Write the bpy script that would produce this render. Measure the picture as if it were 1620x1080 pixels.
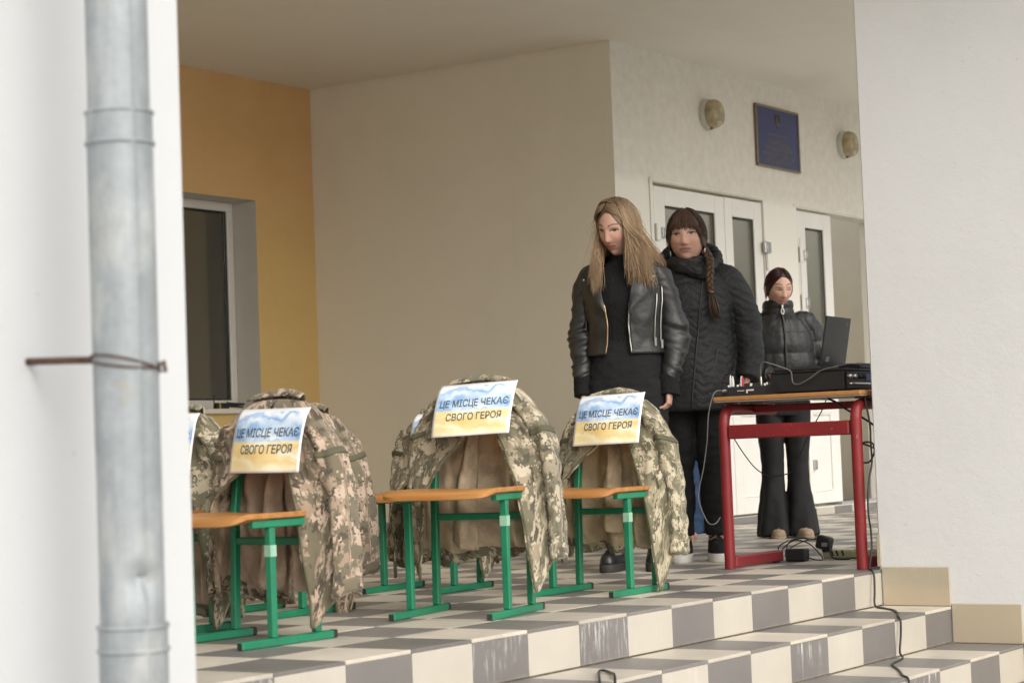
import bpy, bmesh, math, random
import numpy as np
from mathutils import Vector, Matrix, noise
R_ = math.radians
for o in list(bpy.data.objects):
    bpy.data.objects.remove(o, do_unlink=True)
scn = bpy.context.scene
COL = scn.collection
random.seed(7)

# ------------------------------------------------------------------ camera
# world: X runs along the steps, Y runs into the building, Z up, porch floor at Z = 0
FPX = 3238.6
CAMZ = 0.5673
cam_d = bpy.data.cameras.new('camera'); cam = bpy.data.objects.new('camera', cam_d); COL.objects.link(cam)
yaw, pitch, roll = R_(55.981), R_(3.0), R_(-2.151)
fw = Vector((math.sin(yaw)*math.cos(pitch), math.cos(yaw)*math.cos(pitch), math.sin(pitch)))
rt = Vector((math.cos(yaw), -math.sin(yaw), 0)); up = rt.cross(fw)
rt2 = rt*math.cos(roll)+up*math.sin(roll); up2 = up*math.cos(roll)-rt*math.sin(roll)
mw = Matrix((rt2, up2, -fw)).transposed().to_4x4(); mw.translation = (0, 0, CAMZ)
cam.matrix_world = mw
cam_d.sensor_width = 36; cam_d.lens = FPX/1620*36
cam_d.clip_start = 0.05; cam_d.clip_end = 1000
cam_d.dof.use_dof = True; cam_d.dof.focus_distance = 8.9; cam_d.dof.aperture_fstop = 5.0
scn.camera = cam

# ------------------------------------------------------------------ sky, sun, exposure
SUN_EL, SUN_AZ = 38, 246      # azimuth of the sun, degrees counter-clockwise from +X
w = bpy.data.worlds.new('World'); scn.world = w; w.use_nodes = True
nt = w.node_tree; nt.nodes.clear()
sky = nt.nodes.new('ShaderNodeTexSky'); sky.sky_type = 'NISHITA'; sky.sun_disc = False
sky.sun_elevation = R_(SUN_EL); sky.sun_rotation = R_(90-SUN_AZ)
sky.air_density = 1.6; sky.dust_density = 5.0; sky.ozone_density = 0.8
hsv = nt.nodes.new('ShaderNodeHueSaturation'); hsv.inputs['Saturation'].default_value = 0.30
bg = nt.nodes.new('ShaderNodeBackground'); bg.inputs['Strength'].default_value = 0.15
ow = nt.nodes.new('ShaderNodeOutputWorld')
nt.links.new(sky.outputs[0], hsv.inputs['Color']); nt.links.new(hsv.outputs[0], bg.inputs[0]); nt.links.new(bg.outputs[0], ow.inputs[0])
sd = bpy.data.lights.new('sun', 'SUN'); sd.energy = 0.70; sd.angle = R_(130); sd.color = (1.0, 0.985, 0.96)
so = bpy.data.objects.new('sun', sd); COL.objects.link(so)
sv = Vector((math.cos(R_(SUN_AZ))*math.cos(R_(SUN_EL)), math.sin(R_(SUN_AZ))*math.cos(R_(SUN_EL)), math.sin(R_(SUN_EL))))
so.rotation_euler = sv.to_track_quat('Z', 'Y').to_euler()
so.location = sv*30
scn.view_settings.view_transform = 'Standard'; scn.view_settings.look = 'None'
scn.view_settings.gamma = 1.0; scn.view_settings.exposure = 0.52; scn.view_settings.use_curve_mapping = False
scn.render.engine = 'CYCLES'
scn.cycles.max_bounces = 8; scn.cycles.diffuse_bounces = 6; scn.cycles.transparent_max_bounces = 12

# ------------------------------------------------------------------ helpers
class MB:
    """collects geometry for ONE mesh object"""
    def __init__(s): s.v = []; s.f = []; s.m = []; s.uv = []; s.has_uv = False
    def _add(s, vs, fs, mi=0, uv=None):
        b = len(s.v); s.v += [tuple(p) for p in vs]
        s.f += [tuple(b+i for i in q) for q in fs]; s.m += [mi]*len(fs)
        if uv is not None: s.has_uv = True; s.uv += list(uv)
        else: s.uv += [(0, 0)]*len(vs)
        return s
    def box(s, c, size, mi=0, rot=None, bev=0.0):
        hx, hy, hz = size[0]/2, size[1]/2, size[2]/2
        if bev > 0:
            b = min(bev, hx*.9, hy*.9, hz*.9); vs = []; fs = []
            bm = bmesh.new(); bmesh.ops.create_cube(bm, size=1)
            for q in bm.verts: q.co = Vector((q.co.x*2*hx, q.co.y*2*hy, q.co.z*2*hz))
            bmesh.ops.bevel(bm, geom=bm.edges[:], offset=b, segments=1, affect='EDGES')
            bm.verts.ensure_lookup_table(); bm.verts.index_update()
            vs = [q.co.copy() for q in bm.verts]; fs = [[q.index for q in f.verts] for f in bm.faces]; bm.free()
        else:
            vs = [Vector((x, y, z)) for z in (-hz, hz) for y in (-hy, hy) for x in (-hx, hx)]
            fs = [(0, 2, 3, 1), (4, 5, 7, 6), (0, 1, 5, 4), (2, 6, 7, 3), (0, 4, 6, 2), (1, 3, 7, 5)]
        if rot is not None: vs = [rot@q for q in vs]
        c = Vector(c)
        return s._add([q+c for q in vs], fs, mi)
    def bx(s, x0, x1, y0, y1, z0, z1, mi=0, bev=0.0):
        return s.box(((x0+x1)/2, (y0+y1)/2, (z0+z1)/2), (abs(x1-x0), abs(y1-y0), abs(z1-z0)), mi, None, bev)
    def quad(s, a, b, c, d, mi=0): return s._add([a, b, c, d], [(0, 1, 2, 3)], mi)
    def loft(s, rings, mi=0, cap=True, closed=True, uv=None):
        n = len(rings[0]); vs = [p for r in rings for p in r]; fs = []
        for i in range(len(rings)-1):
            for j in range(n if closed else n-1):
                k = (j+1) % n
                fs.append((i*n+j, i*n+k, (i+1)*n+k, (i+1)*n+j))
        if cap:
            fs.append(tuple(reversed(range(n)))); fs.append(tuple((len(rings)-1)*n+j for j in range(n)))
        return s._add(vs, fs, mi, uv)
    def tube(s, path, r, seg=8, mi=0, cap=True, flat=None):
        path = [Vector(p) for p in path]; N = len(path)
        rs = list(r) if isinstance(r, (list, tuple)) else [r]*N
        rings = []; prev = None
        for i, p in enumerate(path):
            t = (path[min(i+1, N-1)]-path[max(i-1, 0)]); t.normalize()
            if prev is None:
                a = Vector((0, 0, 1)) if abs(t.z) < .9 else Vector((1, 0, 0))
                u = t.cross(a).normalized()
            else:
                u = (prev-t*prev.dot(t)); u = u.normalized() if u.length > 1e-6 else prev
            prev = u; v = t.cross(u)
            fl = flat if flat else 1.0
            rings.append([p+(u*math.cos(2*math.pi*k/seg)*rs[i]+v*math.sin(2*math.pi*k/seg)*rs[i]*fl) for k in range(seg)])
        return s.loft(rings, mi, cap)
    def ell(s, c, r, nu=16, nv=10, mi=0, rot=None):
        c = Vector(c); rings = []
        for i in range(1, nv):
            th = math.pi*i/nv; ring = []
            for k in range(nu):
                a = 2*math.pi*k/nu
                q = Vector((r[0]*math.sin(th)*math.cos(a), r[1]*math.sin(th)*math.sin(a), -r[2]*math.cos(th)))
                ring.append(c+(rot@q if rot else q))
            rings.append(ring)
        return s.loft(rings, mi, True)
    def lathe(s, c, prof, seg=24, mi=0, rot=None):
        c = Vector(c); rings = []
        for (r, z) in prof:
            rings.append([c+((rot@Vector((r*math.cos(2*math.pi*k/seg), r*math.sin(2*math.pi*k/seg), z))) if rot else Vector((r*math.cos(2*math.pi*k/seg), r*math.sin(2*math.pi*k/seg), z))) for k in range(seg)])
        return s.loft(rings, mi, True)
    def xf(s, M, i0=0):
        s.v[i0:] = [tuple(M@Vector(p)) for p in s.v[i0:]]; return s
    def mesh(s, name):
        me = bpy.data.meshes.new(name); me.from_pydata(s.v, [], s.f)
        me.polygons.foreach_set('material_index', s.m)
        if s.has_uv:
            l = me.uv_layers.new(name='UVMap')
            li = np.zeros(len(me.loops), dtype=np.int32); me.loops.foreach_get('vertex_index', li)
            l.data.foreach_set('uv', np.array(s.uv, dtype=np.float32)[li].ravel())
        me.update(); return me
    def build(s, name, mats, parent=None, smooth=False, label=None):
        return link(name, s.mesh(name), mats, parent, smooth, label)

def link(name, me, mats, parent=None, smooth=False, label=None):
    o = bpy.data.objects.new(name, me); COL.objects.link(o)
    if not isinstance(mats, (list, tuple)): mats = [mats]
    if len(me.materials) == 0:
        for m in mats: me.materials.append(m)
    if smooth is True: me.polygons.foreach_set('use_smooth', [True]*len(me.polygons))
    elif smooth:
        me.polygons.foreach_set('use_smooth', [True]*len(me.polygons)); me.set_sharp_from_angle(angle=R_(smooth))
    if parent: o.parent = parent
    if label: o['label'] = label
    return o
def tag(o, label=None, cat=None, group=None, kind=None):
    if label: o['label'] = label
    if cat: o['category'] = cat
    if group: o['group'] = group
    if kind: o['kind'] = kind
    return o
def empty(name, loc=(0, 0, 0), rz=0.0, label=None, cat=None, group=None):
    o = bpy.data.objects.new(name, None); COL.objects.link(o); o.location = loc; o.rotation_euler = (0, 0, rz)
    o.empty_display_size = .1
    return tag(o, label, cat, group)
def smooth_path(P, n=8):
    """Catmull-Rom through points"""
    P = [Vector(p) for p in P]; out = []
    for i in range(len(P)-1):
        a = P[max(i-1, 0)]; b = P[i]; c = P[i+1]; d = P[min(i+2, len(P)-1)]
        for k in range(n):
            t = k/n
            out.append(.5*((2*b)+(c-a)*t+(2*a-5*b+4*c-d)*t*t+(3*b-a-3*c+d)*t**3))
    out.append(P[-1]); return out
def lerp(a, b, t): return a+(b-a)*t
def sstep(a, b, x):
    t = min(1, max(0, (x-a)/(b-a))); return t*t*(3-2*t)
def table(pts, x):
    """piecewise smooth interpolation of (x, y) pairs"""
    if x <= pts[0][0]: return pts[0][1]
    for (x0, y0), (x1, y1) in zip(pts, pts[1:]):
        if x <= x1:
            t = (x-x0)/(x1-x0); t = t*t*(3-2*t)*.5+t*.5; return y0+(y1-y0)*t
    return pts[-1][1]

# ------------------------------------------------------------------ materials
class NT:
    def __init__(s, name):
        s.mat = bpy.data.materials.new(name); s.mat.use_nodes = True; s.t = s.mat.node_tree; s.t.nodes.clear()
        s.out = s.n('ShaderNodeOutputMaterial'); s.p = s.n('ShaderNodeBsdfPrincipled'); s.l(s.p.outputs[0], s.out.inputs[0])
    def n(s, typ, **kw):
        q = s.t.nodes.new(typ)
        for k, v in kw.items():
            if k.startswith('i_'):
                q.inputs[k[2:].replace('_', ' ')].default_value = v
            else: setattr(q, k, v)
        return q
    def l(s, a, b): s.t.links.new(a, b)
    def set(s, **kw):
        for k, v in kw.items(): s.p.inputs[k.replace('_', ' ')].default_value = v
        return s
    def noise(s, vec, scale, detail=4, rough=.55, dim='3D'):
        q = s.n('ShaderNodeTexNoise', noise_dimensions=dim); q.inputs['Scale'].default_value = scale; q.inputs['Detail'].default_value = detail; q.inputs['Roughness'].default_value = rough
        if vec is not None: s.l(vec, q.inputs['Vector'])
        return q.outputs['Fac']
    def ramp(s, fac, stops, interp='LINEAR'):
        q = s.n('ShaderNodeValToRGB'); q.color_ramp.interpolation = interp
        e = q.color_ramp.elements
        while len(e) < len(stops): e.new(.5)
        for el, (p, c) in zip(e, stops):
            el.position = p; el.color = (c[0], c[1], c[2], 1) if len(c) == 3 else c
        s.l(fac, q.inputs[0]); return q.outputs[0]
    def mix(s, fac, a, b, mode='MIX'):
        q = s.n('ShaderNodeMix', data_type='RGBA', blend_type=mode)
        for k, x in ((0, fac), (6, a), (7, b)):
            if isinstance(x, (int, float)): q.inputs[k].default_value = x
            elif isinstance(x, (tuple, list)): q.inputs[k].default_value = (x[0], x[1], x[2], 1)
            else: s.l(x, q.inputs[k])
        return q.outputs[2]
    def math(s, op, a, b=0.0, c=0.0):
        q = s.n('ShaderNodeMath', operation=op)
        for k, x in ((0, a), (1, b), (2, c)):
            if isinstance(x, (int, float)): q.inputs[k].default_value = x
            else: s.l(x, q.inputs[k])
        return q.outputs[0]
    def map(s, vec, scale=(1, 1, 1), loc=(0, 0, 0), rot=(0, 0, 0)):
        q = s.n('ShaderNodeMapping'); q.inputs['Scale'].default_value = scale; q.inputs['Location'].default_value = loc; q.inputs['Rotation'].default_value = rot
        s.l(vec, q.inputs['Vector']); return q.outputs[0]
    def pos(s): return s.n('ShaderNodeNewGeometry').outputs['Position']
    def obj(s): return s.n('ShaderNodeTexCoord').outputs['Object']
    def uvc(s): return s.n('ShaderNodeTexCoord').outputs['UV']
    def rnd(s): return s.n('ShaderNodeObjectInfo').outputs['Random']
    def bump(s, h, strength=.3, dist=.01):
        q = s.n('ShaderNodeBump'); q.inputs['Strength'].default_value = strength; q.inputs['Distance'].default_value = dist
        s.l(h, q.inputs['Height']); s.l(q.outputs[0], s.p.inputs['Normal']); return s
    def col(s, c):
        if isinstance(c, (tuple, list)): s.p.inputs['Base Color'].default_value = (c[0], c[1], c[2], 1)
        else: s.l(c, s.p.inputs['Base Color'])
        return s
def simple(name, c, rough=.6, metal=0.0, var=.08, scale=30, bump=0.0, bscale=120, spec=None, coat=0.0):
    k = NT(name); P = k.obj()
    n = k.noise(P, scale, 5)
    k.col(k.ramp(n, [(.3, tuple(x*(1-var) for x in c)), (.7, tuple(min(1, x*(1+var)) for x in c))]))
    k.set(Roughness=rough, Metallic=metal)
    if coat: k.p.inputs['Coat Weight'].default_value = coat
    if spec is not None: k.p.inputs['Specular IOR Level'].default_value = spec
    if bump: k.bump(k.noise(P, bscale, 3), bump, .003)
    return k.mat
def enamel(name, c, chip=(.30, .28, .25), rough=.36):
    k = NT(name); P = k.obj(); r = k.rnd()
    off = k.n('ShaderNodeCombineXYZ'); k.l(k.math('MULTIPLY', r, 19.0), off.inputs[2]); ad = k.n('ShaderNodeVectorMath', operation='ADD'); k.l(P, ad.inputs[0]); k.l(off.outputs[0], ad.inputs[1]); Q = ad.outputs[0]
    n = k.noise(Q, 7, 5, .6); f = k.noise(Q, 48, 4, .65); d = k.noise(k.map(Q, (70, 70, 9)), 1, 3, .6)
    col = k.ramp(n, [(.3, tuple(x*.80 for x in c)), (.7, tuple(x*1.12 for x in c))])
    col = k.mix(k.ramp(d, [(.62, (0, 0, 0)), (.80, (.30, .30, .30))]), col, tuple(min(1, x*1.3+.06) for x in c))
    m_ = k.ramp(f, [(.690, (0, 0, 0)), (.705, (.85, .85, .85))]); col = k.mix(m_, col, chip)
    k.col(col); k.l(k.math('ADD', rough-.08, k.math('MULTIPLY', n, .25)), k.p.inputs['Roughness'])
    k.bump(k.math('SUBTRACT', k.math('MULTIPLY', n, .5), m_), .18, .002); return k.mat
def plaster(name, c, c2=None, stain=.10, bump=.25, z_tint=None, crack=False):
    k = NT(name); P = k.pos()
    big = k.noise(P, .55, 6, .62); med = k.noise(P, 3.2, 6, .6)
    f = k.math('ADD', k.math('MULTIPLY', big, .6), k.math('MULTIPLY', med, .4))
    c2 = c2 or tuple(x*(1-stain*1.6) for x in c)
    col = k.ramp(f, [(.34, c2), (.52, c), (.70, tuple(min(.9, x*(1+stain*.4)) for x in c))])
    # drips and rubbed dirt, long in Z
    dr = k.noise(k.map(P, (5.5, 5.5, .55)), 1.0, 5, .6)
    col = k.mix(k.math('MULTIPLY', k.ramp(dr, [(.60, (0, 0, 0)), (.80, (1, 1, 1))]), stain*2.2), col, tuple(x*.62 for x in c))
    if z_tint:  # list of (z0, z1, strength): colour bands by height with noisy edges
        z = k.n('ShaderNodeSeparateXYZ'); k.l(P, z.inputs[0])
        for (z0, z1, st, cc) in z_tint:
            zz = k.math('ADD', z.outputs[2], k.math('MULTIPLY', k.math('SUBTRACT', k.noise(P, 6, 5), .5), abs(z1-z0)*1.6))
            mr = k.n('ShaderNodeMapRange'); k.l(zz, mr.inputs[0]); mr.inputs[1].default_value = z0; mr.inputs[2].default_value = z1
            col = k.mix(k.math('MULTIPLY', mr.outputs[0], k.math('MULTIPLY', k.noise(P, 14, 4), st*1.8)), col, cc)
    sp = k.noise(P, 55, 2); col = k.mix(k.ramp(sp, [(.735, (0, 0, 0)), (.76, (.35, .35, .35))]), col, tuple(x*.55 for x in c))
    k.col(col); k.set(Roughness=.88); k.p.inputs['Specular IOR Level'].default_value = .25
    hgt = k.math('ADD', k.math('MULTIPLY', k.noise(P, 9, 8, .7), .7), k.math('MULTIPLY', k.noise(P, 130, 3), .16))
    k.bump(hgt, bump, .012)
    return k.mat

M = {}
M['cream'] = plaster('cream_plaster', (.80, .765, .66), stain=.03, bump=.16, z_tint=[(3.07, 3.11, .16, (.36, .31, .25))])  # slightly darker right at the ceiling line
M['cream_door'] = plaster('cream_plaster_entrance', (.76, .735, .665), stain=.028, bump=.11, z_tint=[(2.22, 2.30, .30, (.38, .34, .28))])  # darker above the door heads
M['yellow'] = plaster('ochre_plaster', (.70, .45, .215), (.65, .41, .19), stain=.05, z_tint=[(2.45, 1.75, .95, (.68, .49, .20))])  # peach higher up, yellower lower down
M['ceil'] = plaster('ceiling_plaster', (.76, .73, .655), stain=.03, bump=.12)
M['white_wall'] = plaster('white_wash', (.655, .655, .65), (.63, .63, .62), stain=.022, bump=.35); M['pillar_wash'] = plaster('pillar_wash', (.530, .540, .550), (.515, .525, .535), stain=.015, bump=.3)
M['reveal'] = plaster('reveal_paint', (.60, .575, .52), stain=.05, bump=.1)
M['inner'] = plaster('vestibule_paint', (.82, .78, .69), stain=.04, bump=.1)
M['pvc'] = simple('white_door_paint', (.74, .725, .68), .38, var=.03, scale=6, bump=.04, bscale=40)
M['seal'] = simple('rubber_seal', (.03, .03, .03), .7)

def tilemat(name, c, dark):
    k = NT(name); P = k.pos(); r = k.rnd()
    off = k.n('ShaderNodeCombineXYZ'); k.l(k.math('MULTIPLY', r, 37.0), off.inputs[0]); k.l(k.math('MULTIPLY', r, 11.0), off.inputs[1])
    ad = k.n('ShaderNodeVectorMath', operation='ADD'); k.l(P, ad.inputs[0]); k.l(off.outputs[0], ad.inputs[1]); Q = ad.outputs[0]
    n1 = k.noise(Q, 5, 6, .65); n2 = k.noise(Q, 45, 4)
    base = k.ramp(n1, [(.30, tuple(x*.86 for x in c)), (.55, c), (.75, tuple(x*1.10 for x in c))])
    tint = k.math('ADD', .84, k.math('MULTIPLY', r, .30))
    vm = k.n('ShaderNodeVectorMath', operation='SCALE'); k.l(base, vm.inputs[0]); k.l(tint, vm.inputs['Scale'])
    col = k.mix(k.math('MULTIPLY', k.ramp(n2, [(.58, (0, 0, 0)), (.78, (1, 1, 1))]), .22), vm.outputs[0], (.30, .27, .22) if not dark else (.36, .34, .31))
    k.col(col); k.set(Roughness=.42); 
    k.l(k.math('ADD', .30, k.math('MULTIPLY', n1, .30)), k.p.inputs['Roughness'])
    k.bump(k.math('ADD', k.math('MULTIPLY', n2, .3), k.noise(Q, 200, 2)), .06, .003)
    return k.mat
def risermat(name, c, dark):
    """riser tile: lime streaks run down from the nosing, a worn dusty edge at the foot"""
    k = NT(name); P = k.pos(); r = k.rnd()
    off = k.n('ShaderNodeCombineXYZ'); k.l(k.math('MULTIPLY', r, 53.0), off.inputs[0])
    ad = k.n('ShaderNodeVectorMath', operation='ADD'); k.l(P, ad.inputs[0]); k.l(off.outputs[0], ad.inputs[1]); Q = ad.outputs[0]
    n1 = k.noise(Q, 4, 6, .62)
    base = k.ramp(n1, [(.3, tuple(x*.92 for x in c)), (.6, c), (.75, tuple(x*1.06 for x in c))])
    st = k.noise(k.map(Q, (60, 60, 7)), 1.0, 4, .7); blob = k.noise(Q, 6.5, 4, .6)
    z = k.n('ShaderNodeSeparateXYZ'); k.l(k.obj(), z.inputs[0])
    up_ = k.n('ShaderNodeMapRange'); k.l(z.outputs[2], up_.inputs[0]); up_.inputs[1].default_value = -.06; up_.inputs[2].default_value = .07
    m = k.math('MULTIPLY', k.ramp(st, [(.52, (0, 0, 0)), (.64, (1, 1, 1))]), k.ramp(blob, [(.40, (0, 0, 0)), (.56, (1, 1, 1))]))
    m = k.math('MULTIPLY', m, k.math('ADD', .25, k.math('MULTIPLY', up_.outputs[0], .75)))
    sel = k.ramp(r, [(.38, (0, 0, 0)), (.70, (1, 1, 1))])
    m = k.math('MULTIPLY', m, k.math('MULTIPLY', sel, .95 if dark else .25))
    col = k.mix(m, base, (.62, .62, .62))
    foot = k.n('ShaderNodeMapRange'); k.l(k.math('ADD', z.outputs[2], k.math('MULTIPLY', k.noise(Q, 18, 4), .02)), foot.inputs[0]); foot.inputs[1].default_value = -.045; foot.inputs[2].default_value = -.075
    col = k.mix(k.math('MULTIPLY', foot.outputs[0], .45), col, (.50, .44, .35) if dark else (.50, .40, .28))
    k.col(col); k.set(Roughness=.40); k.bump(k.noise(Q, 120, 2), .05, .003)
    return k.mat
LIGHT = (.54, .49, .41); DARK = (.185, .172, .160)
M['tl'] = tilemat('light_floor_tile', LIGHT, False); M['td'] = tilemat('dark_floor_tile', DARK, True)
M['rl'] = risermat('light_riser_tile', (.50, .465, .40), False); M['rd'] = risermat('dark_riser_tile', (.185, .172, .162), True)
M['skirt'] = risermat('beige_skirting_tile', (.44, .385, .285), False)
M['grout'] = simple('grout', (.30, .26, .21), .9, var=.2)
M['ground'] = plaster('paving_ground', (.52, .50, .46), stain=.12)

# ------------------------------------------------------------------ setting: ground, porch floor, stairs
T = .303; YE = 3.599; XK = 4.1496; XW = 8.06      # tile pitch, porch edge, grid origin, right flank wall
RISE, TREAD = .150, .303
CEIL = 3.11; XC = 10.96; YD = 6.575; YB = 9.015
PX = 2.966; PY = 2.761
g = MB(); g._add([(-60, -60, -.75), (90, -60, -.75), (90, 90, -.75), (-60, 90, -.75)], [(0, 1, 2, 3)])
tag(g.build('ground', M['ground']), 'pale paved yard in front of the steps', 'ground', kind='structure')
XR = 15.6; XL = 1.2
fl = MB(); fl.bx(XL, XR, YE+.012, YB+.2, -.70, -.008)
floor = fl.build('porch_floor', M['grout']); tag(floor, 'porch floor of grey and cream chequered tiles', 'floor', kind='structure')
def tile_mesh(name, sx, sy, th, mat, bev=.0015):
    me = MB().box((0, 0, 0), (sx, sy, th), 0, None, bev).mesh(name); me.materials.append(mat); return me
tm = [tile_mesh('light_tile', T-.0035, T-.0035, .012, M['tl']), tile_mesh('dark_tile', T-.0035, T-.0035, .012, M['td'])]
cells = []
i0 = int(math.floor((XL-XK)/T)); 
for i in range(i0, int((XR-XK)/T)+1):
    for j in range(0, 19):
        cx_, cy_ = XK+(i+.5)*T, YE+(j+.5)*T
        if cy_ > YB or (cx_ > XC+.1 and cy_ > YD+.05): continue
        if cx_ < XL+.16: continue
        cells.append((i, j, cx_, cy_))
def seen(c):
    d = Vector((c[2], c[3], -CAMZ)); f_ = d.dot(fw); x = d.dot(rt)/f_*FPX
    return -620 < x < 700
vis = sorted([c for c in cells if seen(c)], key=lambda c: c[2]**2+c[3]**2)
near = set(vis[:290]); rest = [MB(), MB()]
for c in cells:
    par = (c[0]+c[1]+1) % 2
    if c in near:
        o = link('floor_tile', tm[par], [], floor); o.location = (c[2], c[3], -.006+random.uniform(-.0006, .0006))
        o.rotation_euler = (random.uniform(-.0012, .0012), random.uniform(-.0012, .0012), 0)
    else: rest[par].box((c[2], c[3], -.006), (T-.0035, T-.0035, .012))
for q, mt in zip(rest, (M['tl'], M['td'])):
    o = q.build('floor_tiles', mt, floor); o['kind'] = 'stuff'

st = MB()
for s in range(1, 5):
    y1 = YE-(s-1)*TREAD; st.bx(PX, XW+.02, y1-TREAD+.010, YE+.012-.001*s, -.74, -s*RISE-.009)
stairs = st.build('stairs', M['grout']); tag(stairs, 'porch steps faced with alternating grey and cream tiles', 'steps', kind='structure')
rm = [tile_mesh('light_riser', T-.003, .010, RISE-.016, M['rl']), tile_mesh('dark_riser', T-.003, .010, RISE-.016, M['rd'])]
def cut(meshes, k, x0, x1, mat, sy, sz, nm):
    return meshes[k] if x1-x0 > T-.01 else tile_mesh(nm, x1-x0-.003, sy, sz, mat)
for s in range(0, 5):
    y = YE-s*TREAD; z1 = -s*RISE
    for i in range(int(math.floor((PX-XK)/T)), int((XW-XK)/T)+1):
        x0, x1 = max(PX+.003, XK+i*T), min(XW-.002, XK+(i+1)*T)
        if x1-x0 < .03: continue
        par = (i+s+1) % 2                                  # tread colour (0 light)
        rk = 1-par
        me = cut(rm, rk, x0, x1, (M['rl'], M['rd'])[rk], .010, RISE-.016, 'riser')
        o = link('riser_tile', me, [], stairs); o.location = ((x0+x1)/2, y+.006+random.uniform(-.001, .001), z1-.012-(RISE-.016)/2)
        if s > 0:
            me = cut(tm, par, x0, x1, (M['tl'], M['td'])[par], T-.0035, .012, 'tread')
            o = link('tread_tile', me, [], stairs); o.location = ((x0+x1)/2, y+T/2-.002, z1-.006)

# ------------------------------------------------------------------ the school building
bld = empty('school_building', (11, 7, 0), 0, 'cream and ochre plastered school entrance with deep open porch', 'building')
def bpart(mb, name, mats, label=None, smooth=False):
    o = mb.build(name, mats, None, smooth, label); o.parent = bld; o.matrix_parent_inverse = Matrix.Translation((-11, -7, 0)); return o
def wall_grid(mb, axis, plane, us, zs, holes, mi=0, flip=False):
    """flat wall cut round rectangular openings; axis 'Y': plane y=plane with u=x"""
    for a, b in zip(us, us[1:]):
        for c, d in zip(zs, zs[1:]):
            um, zm = (a+b)/2, (c+d)/2
            if any(h[0] < um < h[1] and h[2] < zm < h[3] for h in holes): continue
            P = [(a, c), (b, c), (b, d), (a, d)]
            q = [(u, plane, z) if axis == 'Y' else (plane, u, z) for u, z in P]
            mb.quad(*(q if not flip else q[::-1]), mi)
def reveal(mb, h, y0, y1, mi=0):
    a, b, c, d = h
    mb.quad((a, y0, c), (a, y1, c), (a, y1, d), (a, y0, d), mi); mb.quad((b, y0, c), (b, y0, d), (b, y1, d), (b, y1, c), mi)
    mb.quad((a, y0, d), (a, y1, d), (b, y1, d), (b, y0, d), mi); mb.quad((a, y0, c), (b, y0, c), (b, y1, c), (a, y1, c), mi)

# ochre back wall with the window opening
WIN = (8.75, 10.352, .90, 2.29)
m = MB(); wall_grid(m, 'Y', YB, [XL, WIN[0], WIN[1], XC], [-.05, WIN[2], WIN[3], CEIL+.05], [WIN])
o = bpart(m, 'back_wall', M['yellow'], 'ochre yellow back wall of the porch')
m = MB(); reveal(m, WIN, YB, YB+.30)
bpart(m, 'window_reveal', M['reveal'])
win = MB()
yf = YB+.20
def frame(mb, x0, x1, z0, z1, y0, y1, wd):
    mb.bx(x0, x1, y0, y1, z0, z0+wd, 0, .004); mb.bx(x0, x1, y0, y1, z1-wd, z1, 0, .004)
    mb.bx(x0, x0+wd, y0+.001, y1-.001, z0+wd, z1-wd, 0, .004); mb.bx(x1-wd, x1, y0+.001, y1-.001, z0+wd, z1-wd, 0, .004)
frame(win, WIN[0]+.002, WIN[1]-.002, WIN[2]+.002, WIN[3]-.002, yf, yf+.07, .06)
window = bpart(win, 'window', M['pvc'], 'dark porch window in the ochre wall')
m = MB(); m.bx(9.50, 9.56, yf+.004, yf+.066, WIN[2]+.062, WIN[3]-.062, 0, .004); m.build('mullion', M['pvc'], window)
def glass(name, tint=(.9, .92, .9), refl=.12, rough=.02):
    k = NT(name); tr = k.n('ShaderNodeBsdfTransparent'); tr.inputs[0].default_value = (*tint, 1)
    gl = k.n('ShaderNodeBsdfGlossy'); gl.inputs['Roughness'].default_value = rough
    lw = k.n('ShaderNodeLayerWeight'); lw.inputs['Blend'].default_value = .35
    mx = k.n('ShaderNodeMixShader'); k.l(k.math('ADD', refl, k.math('MULTIPLY', lw.outputs['Fresnel'], .6)), mx.inputs[0])
    k.l(tr.outputs[0], mx.inputs[1]); k.l(gl.outputs[0], mx.inputs[2]); k.l(mx.outputs[0], k.out.inputs[0])
    return k.mat
M['glass'] = glass('window_glass', (.62, .64, .60), .20, .08); M['doorglass'] = glass('door_glass', (.93, .93, .88), .10, .06)
for (a, b) in ((WIN[0]+.064, 9.498), (9.562, WIN[1]-.064)):
    m = MB(); m.bx(a, b, yf+.025, yf+.031, WIN[2]+.064, WIN[3]-.064); m.build('pane', M['glass'], window)
m = MB()
for (a, b) in ((WIN[0]+.062, 9.499), (9.561, WIN[1]-.062)):
    frame(m, a, b, WIN[2]+.062, WIN[3]-.062, yf+.01, yf+.024, .012)
m.build('seal', M['seal'], window)
m = MB(); m.bx(WIN[0]-.04, WIN[1]+.01, YB-.04, YB+.20, WIN[2]-.035, WIN[2]-.004, 0, .004); m.build('sill', M['pvc'], window)
# dark room behind the window
m = MB()
m.bx(7.6, XC+.1, YB+2.4, YB+2.5, 0, CEIL); m.bx(7.5, 7.6, YB+.31, YB+2.5, 0, CEIL); m.bx(XC+.1, XC+.2, YB+.31, YB+2.5, 0, CEIL)
m.bx(7.6, XC+.1, YB+.31, YB+2.4, -.1, .0); m.bx(7.6, XC+.1, YB+.31, YB+2.4, CEIL, CEIL+.1)
bpart(m, 'room', simple('dim_room_paint', (.50, .51, .50), .9))

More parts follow.
